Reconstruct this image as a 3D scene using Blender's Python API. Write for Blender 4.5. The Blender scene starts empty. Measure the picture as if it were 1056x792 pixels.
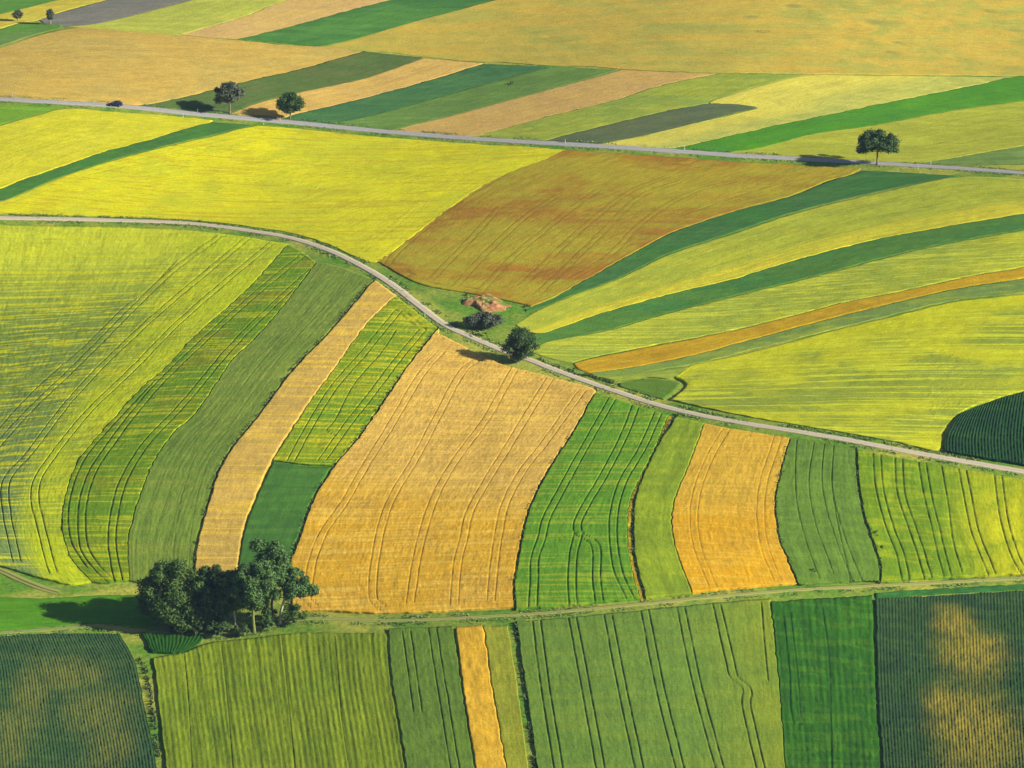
import bpy, bmesh, math, random
import numpy as np
from mathutils import Vector, Matrix

# ------------------------------------------------------------------ camera, sky, sun, exposure
sc = bpy.context.scene
COL = sc.collection
R = math.radians
PITCH, HALF, CAMZ = R(22.0), R(5.65), 500.0
cam_d = bpy.data.cameras.new("camera"); cam = bpy.data.objects.new("camera", cam_d); COL.objects.link(cam)
cam.location = (0, 0, CAMZ); cam.rotation_euler = (R(90) - PITCH, 0, 0)
cam_d.sensor_width = 36; cam_d.angle = 2 * HALF; cam_d.clip_start = 5; cam_d.clip_end = 20000
sc.camera = cam
SUN_EL, SUN_AZ = R(26.0), R(-14.0)          # azimuth measured from +X towards +Y
w = bpy.data.worlds.new("World"); sc.world = w; w.use_nodes = True
nt = w.node_tree; bg = nt.nodes['Background']
sky = nt.nodes.new('ShaderNodeTexSky'); sky.sky_type = 'NISHITA'; sky.sun_disc = False
sky.sun_elevation = SUN_EL; sky.sun_rotation = R(90) - SUN_AZ
nt.links.new(sky.outputs[0], bg.inputs[0]); bg.inputs[1].default_value = 0.05
sl = bpy.data.lights.new("sun", 'SUN'); sl.energy = 5.0; sl.angle = R(0.5); sl.color = (1.0, 0.93, 0.80)
so = bpy.data.objects.new("sun", sl); COL.objects.link(so)
sd = Vector((math.cos(SUN_EL) * math.cos(SUN_AZ), math.cos(SUN_EL) * math.sin(SUN_AZ), math.sin(SUN_EL)))
so.rotation_euler = sd.to_track_quat('Z', 'Y').to_euler(); so.location = (200, 1000, 300)
sc.view_settings.view_transform = 'Standard'; sc.view_settings.look = 'None'
sc.view_settings.exposure = 0.75; sc.view_settings.gamma = 1.0; sc.view_settings.use_curve_mapping = False
sc.render.engine = 'CYCLES'; sc.cycles.max_bounces = 4; sc.cycles.diffuse_bounces = 1
K = (1.31, 1.22, 1.14)                       # light falling on a level field at this exposure, per channel

# ------------------------------------------------------------------ helpers
rng = np.random.default_rng(7); random.seed(7)
TAB = rng.random((256, 256))
def vnoise(x, y, seed=0):
    x = np.asarray(x, float) + seed * 17.31; y = np.asarray(y, float) + seed * 9.77
    xi = np.floor(x).astype(int); yi = np.floor(y).astype(int)
    fx = x - xi; fy = y - yi; fx = fx * fx * (3 - 2 * fx); fy = fy * fy * (3 - 2 * fy)
    a = TAB[xi & 255, yi & 255]; b = TAB[(xi + 1) & 255, yi & 255]
    c = TAB[xi & 255, (yi + 1) & 255]; d = TAB[(xi + 1) & 255, (yi + 1) & 255]
    return (a * (1 - fx) + b * fx) * (1 - fy) + (c * (1 - fx) + d * fx) * fy - 0.5
def H(x, y):                                 # the lie of the land: low swells and hollows
    x = np.asarray(x, float); y = np.asarray(y, float)
    far = 1 / (1 + ((y - 1250) / 1600.0) ** 2 + (x / 1500.0) ** 2)
    return far * (2.2 * np.sin(x / 47.0 + y / 83.0 + 0.6) + 2.6 * np.sin(y / 61.0 - x / 120.0 + 1.0)
                  + 1.6 * np.sin(x / 29.0 - y / 54.0 + 2.0) + 5.0 * np.exp(-((x - 60) / 90.0) ** 2 - ((y - 1330) / 70.0) ** 2))
FPX = 528 / math.tan(HALF)
def ground(pts, dz=0.0):                     # points of the traced map -> places on the land
    p = np.asarray(pts, float).reshape(-1, 2)
    dx = (p[:, 0] - 528) / FPX; dy = -(p[:, 1] - 396) / FPX
    Y = math.cos(PITCH) + dy * math.sin(PITCH); Z = -math.sin(PITCH) + dy * math.cos(PITCH)
    z = np.zeros(len(p))
    for _ in range(25):
        t = (z + dz - CAMZ) / Z; z = H(dx * t, Y * t)
    t = (z + dz - CAMZ) / Z
    return np.stack([dx * t, Y * t], 1)
def catmull(P, n=10):
    P = np.asarray(P, float)
    if len(P) < 3:
        t = np.linspace(0, 1, n * (len(P) - 1) + 1)[:, None]; return P[0] * (1 - t) + P[-1] * t
    Q = np.vstack([2 * P[0] - P[1], P, 2 * P[-1] - P[-2]]); out = []
    for i in range(1, len(Q) - 2):
        p0, p1, p2, p3 = Q[i - 1:i + 3]
        d1 = max(np.linalg.norm(p1 - p0), 1e-3) ** .5; d2 = max(np.linalg.norm(p2 - p1), 1e-3) ** .5; d3 = max(np.linalg.norm(p3 - p2), 1e-3) ** .5
        m1 = (p1 - p0) / d1 - (p2 - p0) / (d1 + d2) + (p2 - p1) / d2
        m2 = (p2 - p1) / d2 - (p3 - p1) / (d2 + d3) + (p3 - p2) / d3
        m1 *= d2; m2 *= d2
        for t in np.linspace(0, 1, n, endpoint=False):
            out.append((2 * t**3 - 3 * t**2 + 1) * p1 + (t**3 - 2 * t**2 + t) * m1 + (-2 * t**3 + 3 * t**2) * p2 + (t**3 - t**2) * m2)
    out.append(P[-1]); return np.array(out)
def resample(P, n):
    s = np.r_[0, np.cumsum(np.linalg.norm(np.diff(P, axis=0), axis=1))]
    t = np.linspace(0, s[-1], n)
    return np.stack([np.interp(t, s, P[:, 0]), np.interp(t, s, P[:, 1])], 1)
def length(P): return float(np.linalg.norm(np.diff(P, axis=0), axis=1).sum())
def mesh_np(name, V, F, mat, parent=None, smooth=True, uv=None, attr=None, origin=None, flat=None):
    V = np.asarray(V, np.float32); F = np.asarray(F, np.int32)
    o0 = np.array(origin if origin is not None else (0, 0, 0), np.float32)
    me = bpy.data.meshes.new(name); k = F.shape[1]
    me.vertices.add(len(V)); me.vertices.foreach_set('co', (V - o0).ravel())
    me.loops.add(F.size); me.loops.foreach_set('vertex_index', F.ravel())
    me.polygons.add(len(F)); me.polygons.foreach_set('loop_start', np.arange(0, F.size, k, dtype=np.int32))
    me.polygons.foreach_set('use_smooth', np.full(len(F), smooth) if flat is None else ~flat)
    if uv is not None:
        l = me.uv_layers.new(name='UVMap'); l.data.foreach_set('uv', np.asarray(uv, np.float32)[F.ravel()].ravel())
    if attr:
        for an, av in attr.items():
            a = me.attributes.new(an, 'FLOAT', 'POINT'); a.data.foreach_set('value', np.asarray(av, np.float32))
    me.update(); me.validate()
    me.materials.append(mat)
    o = bpy.data.objects.new(name, me); COL.objects.link(o); o.location = o0.tolist()
    if parent: o.parent = parent
    return o
def bm_obj(name, bm, mat, parent=None, smooth=False):
    me = bpy.data.meshes.new(name); bmesh.ops.recalc_face_normals(bm, faces=bm.faces); bm.to_mesh(me); bm.free()
    me.polygons.foreach_set('use_smooth', np.full(len(me.polygons), smooth))
    me.materials.append(mat); o = bpy.data.objects.new(name, me); COL.objects.link(o)
    if parent: o.parent = parent
    return o
def tag(o, label=None, cat=None, group=None, kind=None):
    if label: o['label'] = label
    if cat: o['category'] = cat
    if group: o['group'] = group
    if kind: o['kind'] = kind
    return o
def thing(name, label, cat, loc, rz=0, group=None):
    o = bpy.data.objects.new(name, None); COL.objects.link(o); o.empty_display_size = .5
    o.location = loc; o.rotation_euler = (0, 0, rz); return tag(o, label, cat, group)
def copy_tree(o, parent=None):
    c = o.copy(); COL.objects.link(c)
    if parent: c.parent = parent
    for ch in list(o.children): copy_tree(ch, c)
    return c
def lin(v): v = v / 255.0; return v / 12.92 if v <= .04045 else ((v + .055) / 1.055) ** 2.4
def alb(c):
    r, g, b = c[:3]
    if g > r: c = (r + .15 * (g - r), g * .95, b)
    return tuple(min(.82, max(.004, (lin(v) - z) / k)) for v, k, z in zip(c, K, (.005, .009, .017))) + (1,)

# ------------------------------------------------------------------ materials
class NT:
    def __init__(s, name, rough=.9, spec=.15):
        s.m = bpy.data.materials.new(name); s.m.use_nodes = True; s.t = s.m.node_tree; s.n = s.t.nodes; s.l = s.t.links
        s.b = s.n['Principled BSDF']; s.b.inputs['Roughness'].default_value = rough; s.b.inputs['Specular IOR Level'].default_value = spec
        s.pos = s.n.new('ShaderNodeNewGeometry').outputs['Position']
    def mapped(s, src, scale, rot=0, off=(0, 0, 0)):
        m = s.n.new('ShaderNodeMapping'); m.inputs['Scale'].default_value = scale; m.inputs['Rotation'].default_value = (0, 0, rot)
        m.inputs['Location'].default_value = off; s.l.new(src, m.inputs[0]); return m.outputs[0]
    def noise(s, vec, scale=1, detail=2, rough=.5, dist=0):
        n = s.n.new('ShaderNodeTexNoise'); n.inputs['Scale'].default_value = scale; n.inputs['Detail'].default_value = detail
        n.inputs['Roughness'].default_value = rough; n.inputs['Distortion'].default_value = dist; s.l.new(vec, n.inputs['Vector']); return n.outputs['Fac']
    def rng(s, src, a, b, c=0, d=1):
        m = s.n.new('ShaderNodeMapRange'); m.interpolation_type = 'SMOOTHSTEP'; m.clamp = True
        for i, v in enumerate((a, b, c, d)): m.inputs[i + 1].default_value = v
        s.l.new(src, m.inputs[0]); return m.outputs[0]
    def lrng(s, src, a, b, c=0, d=1):
        m = s.n.new('ShaderNodeMapRange'); m.clamp = True
        for i, v in enumerate((a, b, c, d)): m.inputs[i + 1].default_value = v
        s.l.new(src, m.inputs[0]); return m.outputs[0]
    def math(s, op, a, b=None):
        m = s.n.new('ShaderNodeMath'); m.operation = op
        for i, v in enumerate((a, b)):
            if v is None: continue
            if isinstance(v, (int, float)): m.inputs[i].default_value = v
            else: s.l.new(v, m.inputs[i])
        return m.outputs[0]
    def mix(s, fac, a, b, mode='MIX'):
        m = s.n.new('ShaderNodeMix'); m.data_type = 'RGBA'; m.blend_type = mode
        for i, v in ((0, fac), (6, a), (7, b)):
            if isinstance(v, (int, float, tuple)): m.inputs[i].default_value = v
            else: s.l.new(v, m.inputs[i])
        return m.outputs[2]
    def bump(s, h, strength=.5, dist=.1):
        b = s.n.new('ShaderNodeBump'); b.inputs['Strength'].default_value = strength; b.inputs['Distance'].default_value = dist
        s.l.new(h, b.inputs['Height']); s.l.new(b.outputs[0], s.b.inputs['Normal'])
    def color(s, c):
        if isinstance(c, tuple): s.b.inputs['Base Color'].default_value = c
        else: s.l.new(c, s.b.inputs['Base Color'])
def sat(c, k): g = sum(c) / 3; return tuple(g + (v - g) * k for v in c)
SOIL = (.085, .075, .035, 1)
def crop_mat(name, c0, c1=None, c2=None, streak=.5, sx=24, sy=3.0, srot=0, row=.3, rper=1.1, mott=.5, grad=None, blobs=None, blobc=None, trk=None, seed=0, grain=.28):
    """c0 main crop colour, c1 broad patches, c2 streaks across the slope; rows follow the field's own UV (metres)"""
    s = NT(name); seedv = (seed * 13.7, seed * 7.1, 0)
    uv = s.n.new('ShaderNodeUVMap').outputs[0]
    col = alb(c0)
    c1 = c1 or tuple(v * .86 for v in c0); c2 = c2 or tuple(min(255, v * 1.1) for v in c0)
    for ax, g0, g1, gc in ([] if not grad else grad if isinstance(grad, list) else [grad]):   # (axis, from, to, colour): the crop ripens across the field
        sp = s.n.new('ShaderNodeSeparateXYZ'); s.l.new(uv, sp.inputs[0])
        wob = s.noise(s.mapped(s.pos, (.03, .05, 1), 0, seedv), 1, 2)
        gg = s.math('ADD', sp.outputs[ax], s.math('MULTIPLY', s.math('SUBTRACT', wob, .5), abs(g1 - g0) * .5))
        col = s.mix(s.rng(gg, g0, g1) if g1 > g0 else s.rng(gg, g1, g0, 1, 0), col, alb(gc))
    big = s.noise(s.mapped(s.pos, (.022, .045, 1), 0, seedv), 1, 3, .55, .4)
    col = s.mix(s.math('MULTIPLY', s.rng(big, .42, .66), mott), col, alb(c1))
    st = s.noise(s.mapped(s.pos, (1 / sx, 1 / sy, 1), srot, seedv), 1, 2, .45, .15)
    sf = s.noise(s.mapped(s.pos, (2.1 / sx, 2.3 / sy, 1), srot, (seed * 3.1, 5, 0)), 1, 2, .5, .1)
    col = s.mix(s.math('MULTIPLY', s.rng(st, .36, .5, 1, 0), streak * .42), col, s.mix(1.0, col, (.76, .86, .86, 1), 'MULTIPLY'))
    col = s.mix(s.math('MULTIPLY', s.rng(st, .5, .62), streak), col, alb(c2))
    col = s.mix(s.math('MULTIPLY', s.rng(sf, .42, .6), streak * .3), col, s.mix(1.0, col, (.82, .88, .85, 1), 'MULTIPLY'))
    rw = s.noise(s.mapped(uv, (1 / rper, .02, 1), 0, seedv), 1, 3, .65, .05)
    col = s.mix(row, col, s.mix(s.rng(rw, .36, .6), (.62, .68, .62, 1), (1.16, 1.15, 1.1, 1)), 'MULTIPLY')
    if blobs:
        acc = None
        wx = s.noise(s.mapped(s.pos, (.09, .14, 1), 0, seedv), 1, 4, .6)
        for (bx, by, rx, ry) in blobs:       # patches where the crop failed or weeds stand, at their place in the field
            g = ground([(bx, by)], .5)[0]
            mp = s.mapped(s.pos, (1 / rx, 1 / ry, 0), 0, (-g[0] / rx, -g[1] / ry, 0))
            vl = s.n.new('ShaderNodeVectorMath'); vl.operation = 'LENGTH'; s.l.new(mp, vl.inputs[0])
            d = s.math('ADD', vl.outputs['Value'], s.math('MULTIPLY', s.math('SUBTRACT', wx, .5), 1.1))
            f = s.rng(d, .2, 1.35, 1, 0); acc = f if acc is None else s.math('MAXIMUM', acc, f)
        gr2 = s.noise(s.mapped(uv, (1.2, .12, 1)), 1, 3, .6)
        col = s.mix(s.math('MULTIPLY', acc, s.rng(gr2, .3, .6, .3, 1)), col, alb(blobc))
    gr = s.noise(s.pos, 1.9, 4, .72)
    gl = s.noise(s.mapped(uv, (1.9, .35, 1), 0, seedv), 1, 3, .65)
    gp = s.noise(s.pos, .11, 3, .6)
    gm = s.math('ADD', s.math('ADD', s.math('MULTIPLY', gr, .5), s.math('MULTIPLY', gl, .32)), s.math('MULTIPLY', gp, .18))
    lo, hi = 1 - grain * 1.6, 1 + grain * 1.6
    f = s.lrng(gm, .3, .7)
    col = s.mix(1.0, col, s.mix(f, (lo, lo, lo * .95, 1), (hi, hi, hi * .98, 1)), 'MULTIPLY')
    at = s.n.new('ShaderNodeAttribute'); at.attribute_name = 'track'
    tc = alb(trk) if trk else tuple(v * .45 for v in alb(c0)[:3]) + (1,)
    tn = s.noise(s.pos, .35, 3, .7); col = s.mix(s.math('MULTIPLY', at.outputs['Fac'], s.rng(tn, .3, .6, .35, .9)), col, tc)
    s.color(col); s.bump(gr, .6, .25)
    return s.m
def plain_mat(name, rgb, rough=.8, spec=.2, metal=0, var=.15, sc_=3, bump=0):
    s = NT(name, rough, spec); s.b.inputs['Metallic'].default_value = metal
    n = s.noise(s.pos, sc_, 4, .6)
    lo = tuple(v * (1 - var) for v in rgb) + (1,); hi = tuple(min(1, v * (1 + var)) for v in rgb) + (1,)
    s.color(s.mix(s.lrng(n, .3, .7), lo, hi))
    if bump: s.bump(n, bump, .1)
    return s.m

# ------------------------------------------------------------------ the ground
def grass_mat():
    s = NT('grass_ground'); n1 = s.noise(s.pos, .06, 4, .6); n2 = s.noise(s.pos, .9, 4, .7); n3 = s.noise(s.mapped(s.pos, (.004, .012, 1), .2), 1, 2)
    c = s.mix(s.rng(n1, .4, .62), alb((92, 150, 52)), alb((140, 165, 66)))
    c = s.mix(s.rng(n3, .5, .6, 0, .6), c, alb((190, 180, 80)))
    c = s.mix(1.0, c, s.mix(s.lrng(n2, .3, .7), (.6, .62, .6, 1), (1.35, 1.33, 1.3, 1)), 'MULTIPLY')
    s.color(c); s.bump(n2, .7, .3); return s.m
def axis(lo, hi, step, far):
    core = np.arange(lo, hi + step, step); s = step; L = [lo]; U = [core[-1]]
    while L[-1] > -far: s *= 1.18; L.append(L[-1] - s)
    s = step
    while U[-1] < far * 1.6: s *= 1.18; U.append(U[-1] + s)
    return np.r_[L[:0:-1], core, U[1:]]
gx = axis(-230, 230, 2.0, 6000); gy = axis(950, 1720, 2.0, 3000)
GX, GY = np.meshgrid(gx, gy); nx, ny = len(gx), len(gy)
Vg = np.stack([GX.ravel(), GY.ravel(), H(GX, GY).ravel()], 1)
I = np.arange((ny - 1) * nx).reshape(ny - 1, nx)[:, :-1].ravel()
gr = mesh_np('ground', Vg, np.stack([I, I + 1, I + nx + 1, I + nx], 1), grass_mat()); tag(gr, kind='structure')

# ------------------------------------------------------------------ roads (traced centre lines)
R1 = [(-150,90),(-60,97),(0,102),(60,105.5),(119,109),(199,117),(260,122.7),(300,126),(374,133.5),(430,138.5),(487,143),(560,147.3),(640,152),(705,156.3),(756,160),(820,163.5),(898,168),(980,173),(1056,178.4),(1200,188)]
R2 = [(-150,222),(-60,223),(0,224.6),(114,227),(199,230.6),(256,237.7),(300,245.5),(340,258.5),(374,275),(402,292),(430,313.5),(459,335),(487,348),(521,362.5),(546,371),(566,379),(598,391),(636,404),(674,416.4),(712,426),(760,435.3),(816,444),(870,453),(955,469),(1056,486.4),(1200,511)]
R3 = [(-150,664),(-60,658),(0,652.7),(50,649),(97,645),(140,650),(200,655),(255,651),(300,640),(324,638),(389,640),(440,639),(498,636),(564,632),(661,623),(758,613.4),(829,608),(974,600.5),(1056,596),(1200,589)]
CV = {'R1': catmull(R1), 'R2': catmull(R2), 'R3': catmull(R3)}
def along(spec, xa, xb):                     # the stretch of a road's line beside a field
    nm, off = spec; P = CV[nm]; xs = np.linspace(xa, xb, 24)
    return np.stack([xs, np.interp(xs, P[:, 0], P[:, 1]) + off], 1)
def ribbon(name, pix, width, mat, lift=.04, wob=0, nacross=5, crown=0):
    P = ground(catmull(pix)); n = int(length(P) / 1.5); P = resample(P, n)
    T = np.gradient(P, axis=0); T /= np.linalg.norm(T, axis=1)[:, None]; N = np.stack([-T[:, 1], T[:, 0]], 1)
    U = np.linspace(-1, 1, nacross); rows = []
    s = np.arange(n) * 1.5
    for u in U:
        ww = width / 2 * (1 + wob * vnoise(s / 3.0, s * 0 + u * 9, 3))
        q = P + N * (u * ww)[:, None]; rows.append(np.c_[q, H(q[:, 0], q[:, 1]) + lift + crown * (1 - u * u)])
    low = [rows[0] - [0, 0, .15], ] ; hi_ = [rows[-1] - [0, 0, .15]]
    allr = low + rows + hi_; m = len(allr)
    V = np.concatenate(allr); F = []
    for k in range(m - 1):
        a = k * n + np.arange(n - 1); F.append(np.stack([a, a + 1, a + n + 1, a + n], 1))
    uu = np.concatenate([np.full(n, u) for u in [-1.05, *U, 1.05]]); ss = np.tile(s, m)
    o = mesh_np(name, V, np.concatenate(F)[:, ::-1], mat, uv=np.stack([uu, ss], 1)); return tag(o, kind='structure')
def road_mat(name, base, edge, wheel, midgrass=None, gstr=.8):
    s = NT(name, .85, .25); uv = s.n.new('ShaderNodeUVMap').outputs[0]
    sp = s.n.new('ShaderNodeSeparateXYZ'); s.l.new(uv, sp.inputs[0]); au = s.math('ABSOLUTE', sp.outputs[0])
    n = s.noise(s.pos, .8, 4, .65); nl = s.noise(s.mapped(uv, (.6, .08, 1)), 1, 3)
    c = s.mix(s.lrng(n, .3, .7), tuple(v * .86 for v in base[:3]) + (1,), tuple(v * 1.12 for v in base[:3]) + (1,))
    wl = s.rng(s.math('ABSOLUTE', s.math('SUBTRACT', au, .45)), .05, .3, 1, 0)
    c = s.mix(s.math('MULTIPLY', wl, .5), c, wheel)
    c = s.mix(s.rng(s.math('ADD', au, s.math('MULTIPLY', s.math('SUBTRACT', nl, .5), .5)), .8, 1.0), c, edge)
    if midgrass:
        c = s.mix(s.math('MULTIPLY', s.rng(s.math('ADD', au, s.math('MULTIPLY', s.math('SUBTRACT', nl, .5), .4)), .05, .3, 1, 0), gstr), c, midgrass)
    s.color(c); s.bump(n, .3, .05); return s.m
gcol = alb((105, 150, 60))
ribbon('road', R1, 3.7, road_mat('asphalt_pale', alb((172, 166, 160)), alb((158, 164, 110)), alb((186, 178, 172))), crown=.05, wob=.12)
ribbon('farm_road', R2, 2.7, road_mat('farm_road_concrete', alb((206, 186, 158)), alb((186, 174, 124)), alb((212, 194, 172)), alb((168, 160, 128)), .4), crown=.04, wob=.16)
ribbon('dirt_track', R3[4:], 1.7, road_mat('dirt_track_earth', alb((168, 160, 92)), gcol, alb((178, 168, 100)), alb((120, 150, 60)), .7), wob=.5)
ribbon('grass_track', R3[:5], 1.8, road_mat('worn_grass_track', alb((140, 160, 84)), gcol, alb((150, 165, 90)), gcol, .6), wob=.5)
ribbon('field_edge_track', [(-150,548),(-60,570),(0,588),(22,598),(45,607),(60,611)], 2.6, road_mat('field_edge_earth', alb((150, 155, 80)), gcol, alb((170, 165, 95)), alb((70, 95, 45)), .9), wob=.4)

# ------------------------------------------------------------------ the fields
def seg_dist(P, L):                          # distance of every point to a polyline
    D = np.full(len(P), 1e9)
    for a, b in zip(L[:-1], L[1:]):
        lo = np.minimum(a, b) - 1.5; hi = np.maximum(a, b) + 1.5
        m = np.where((P[:, 0] > lo[0]) & (P[:, 0] < hi[0]) & (P[:, 1] > lo[1]) & (P[:, 1] < hi[1]))[0]
        if len(m) == 0: continue
        ab = b - a; t = np.clip(((P[m] - a) @ ab) / max(ab @ ab, 1e-9), 0, 1)
        d = np.linalg.norm(P[m] - (a + t[:, None] * ab), axis=1); D[m] = np.minimum(D[m], d)
    return D
NF = [0]
def clear(P):                                # no crop on a carriageway
    P = np.array(P, float)
    for nm, hw, kx, ky in (('R1', 2.9, 3.75, 1.2), ('R2', 2.2, 4.15, 1.5)):
        C = CV[nm]; yr = np.interp(P[:, 0], C[:, 0], C[:, 1]); sl_ = (np.interp(P[:, 0] + 6, C[:, 0], C[:, 1]) - np.interp(P[:, 0] - 6, C[:, 0], C[:, 1])) / 12
        th = np.sqrt((hw * kx * sl_) ** 2 + (hw * ky) ** 2); d = P[:, 1] - yr; m = np.abs(d) < th
        P[m, 1] = (yr + np.where(d < 0, -1, 1) * th)[m]
    return P
def field(name, label, a, b, mat, h=.7, c=None, d=None, ga=.15, gb=.15, gc=.15, gd=.15, du=.55, dv=1.1, tracks=(), single=(), rows=None, rough=.07, tw=.30, gauge=.95, cat='crop field', rowh=.6, tdepth=.85, wavy=0, taper=0):
    NF[0] += 1; sd_ = NF[0]; my = float(np.mean([p[1] for p in list(a) + list(b)])); h *= float(np.interp(my, [100, 330, 450], [.14, .3, .5])); rough *= .8 if my > 230 else .6; tw *= .55; wavy *= .6
    if my < 335: ga, gb = min(ga, .0), min(gb, .0)
    if tracks or single: du *= .72; tdepth *= .8
    A = catmull(a); B = catmull(b)
    C_ = along(c, a[0][0], b[0][0]) if c and isinstance(c[0], str) else catmull([a[0], *(c or []), b[0]])
    D_ = along(d, a[-1][0], b[-1][0]) if d and isinstance(d[0], str) else catmull([a[-1], *(d or []), b[-1]])
    if c and isinstance(c[0], str): A[0] = C_[0]; B[0] = C_[-1]
    if d and isinstance(d[0], str): A[-1] = D_[0]; B[-1] = D_[-1]
    A, B, C_, D_ = [ground(clear(q), .5) for q in (A, B, C_, D_)]
    A[0] = C_[0]; B[0] = C_[-1]; A[-1] = D_[0]; B[-1] = D_[-1]
    L = (length(A) + length(B)) / 2; 
    mid = resample(A, 21)[10] - resample(B, 21)[10]; W = max((length(C_) + length(D_)) / 2, float(np.linalg.norm(mid)))
    nu = max(4, int(W / du)) + 1; nv = max(4, int(L / dv)) + 1
    A, B = resample(A, nv), resample(B, nv); C_, D_ = resample(C_, nu), resample(D_, nu)
    u = np.linspace(0, 1, nu); v = np.linspace(0, 1, nv)
    u = ga / W + u * (1 - (ga + gb) / W); v = gc / L + v * (1 - (gc + gd) / L)
    def at(X, t): i = t * (len(X) - 1); k = np.arange(len(X)); return np.stack([np.interp(i, k, X[:, 0]), np.interp(i, k, X[:, 1])], 1)
    A, B, C_, D_2 = at(A, v), at(B, v), at(C_, u), at(D_, u)
    uu = u[None, :, None]; vv = v[:, None, None]
    # corners of the untrimmed patch
    k00, k10 = C0(a, b, c, d)
    P = (1 - uu) * A[:, None] + uu * B[:, None] + (1 - vv) * C_[None] + vv * D_2[None] \
        - ((1 - uu) * (1 - vv) * k00[0] + uu * (1 - vv) * k00[1] + (1 - uu) * vv * k10[0] + uu * vv * k10[1])
    P = P.reshape(-1, 2)
    e = np.stack([vnoise(P[:, 0] / 2.3, P[:, 1] / 2.3, 5), vnoise(P[:, 0] / 2.3, P[:, 1] / 2.3, 6)], 1); e2 = np.stack([vnoise(P[:, 0] / .9, P[:, 1] / .9, 7), vnoise(P[:, 0] / .9, P[:, 1] / .9, 8)], 1); um = np.broadcast_to(u[None, :], (nv, nu)).ravel(); vm = np.broadcast_to(v[:, None], (nv, nu)).ravel()
    ed = np.minimum(np.minimum(um, 1 - um) * W, np.minimum(vm, 1 - vm) * L); we = np.exp(-ed / 1.2)[:, None]; P = P + (e * .45 + e2 * .25) * we
    x, y = P[:, 0], P[:, 1]; base = H(x, y)
    z = h + rough * 2 * vnoise(x / .55, y / .55, sd_) + rough * 2.4 * vnoise(x / 1.9, y / 1.9, sd_ + 1) + rough * 2.5 * vnoise(x / 9, y / 6, sd_ + 2) + wavy * 2 * vnoise(x / 17, y / 2.6, sd_ + 3)
    if rows:
        ph = um * W / rows + .10 * vnoise(um * W / rows / 3, vm * L / 14, sd_)
        r_ = .5 + .5 * np.cos(2 * np.pi * ph); gap = vnoise(np.floor(ph + .5) * 3.3, vm * L / 1.3, sd_ + 4)
        z = z - rowh * (1 - r_) * h + rowh * h * .6 * gap * r_
    trk = np.zeros(len(P))
    for Lp in tracks:
        q = ground(catmull(Lp), .5); q = resample(q, max(6, int(length(q) / 2)))
        T = np.gradient(q, axis=0); T /= np.linalg.norm(T, axis=1)[:, None]; N = np.stack([-T[:, 1], T[:, 0]], 1)
        for s_ in (-gauge, gauge):
            jit = .12 * vnoise(np.arange(len(q)) * .4, np.zeros(len(q)), sd_ + int(s_ > 0))
            D = seg_dist(P, q + N * (s_ + jit)[:, None]); trk = np.maximum(trk, np.clip(1.25 - D / tw * .95, 0, 1))
    for Lp in single:
        q = ground(catmull(Lp), .5); q = resample(q, max(6, int(length(q) / 2)))
        D = seg_dist(P, q); trk = np.maximum(trk, np.clip(1.25 - D / tw * .95, 0, 1))
    br = vnoise(x / 1.7, y / 1.7, 44); trk = trk * np.clip(1.05 + br * 1.1, 0, 1)
    z = z - min(tdepth * h, .14 if tdepth < .6 else .23) * trk
    if taper: z = z * np.clip(vm * L / taper, 0, 1)
    Z = (base + np.maximum(z, .04)).reshape(nv, nu)
    X = x.reshape(nv, nu); Y = y.reshape(nv, nu)
    def pad(M): return np.pad(M, 1, mode='edge')
    Xp, Yp, Zp = pad(X), pad(Y), pad(Z); Up, Vp, Tp = pad(um.reshape(nv, nu) * W), pad(vm.reshape(nv, nu) * L), pad(trk.reshape(nv, nu))
    gz = H(Xp, Yp) - .15
    for s_ in (np.s_[0, :], np.s_[-1, :], np.s_[:, 0], np.s_[:, -1]): Zp[s_] = gz[s_]
    V = np.stack([Xp.ravel(), Yp.ravel(), Zp.ravel()], 1); n2 = nu + 2
    I = (np.arange(nv + 1)[:, None] * n2 + np.arange(nu + 1)[None]).ravel()
    flat = np.ones((nv + 1, nu + 1), bool); flat[1:-1, 1:-1] = False; flat = flat.ravel()
    F = np.stack([I, I + 1, I + n2 + 1, I + n2], 1)
    p = V[F[len(F) // 2]]; nrm = np.cross(p[1] - p[0], p[3] - p[0])
    if nrm[2] < 0: F = F[:, ::-1]
    cx, cy = P.mean(0); org = (cx, cy, float(H(cx, cy)))
    o = mesh_np(name, V, F, mat, uv=np.stack([Up.ravel(), Vp.ravel()], 1), attr={'track': Tp.ravel()}, origin=org, flat=flat)
    return tag(o, label, cat, 'crop fields on the plain')
def C0(a, b, c, d):
    def end(spec, p, q, i):
        if spec and isinstance(spec[0], str):
            t = along(spec, p[0], q[0]); return ground(clear([t[0], t[-1]]), .5)
        return ground(clear([p, q]), .5)
    return end(c, a[0], b[0], 0), end(d, a[-1], b[-1], 1)

def F_(name, label, a, b, col, **k):
    mk = {q: k.pop(q) for q in list(k) if q in ('c1','c2','streak','sx','sy','srot','row','rper','mott','grad','blobs','blobc','trk','grain')}
    return field(name, label, a, b, crop_mat(name + '_' + str(NF[0]), col, seed=NF[0] + 1, **mk), **k)
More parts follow.
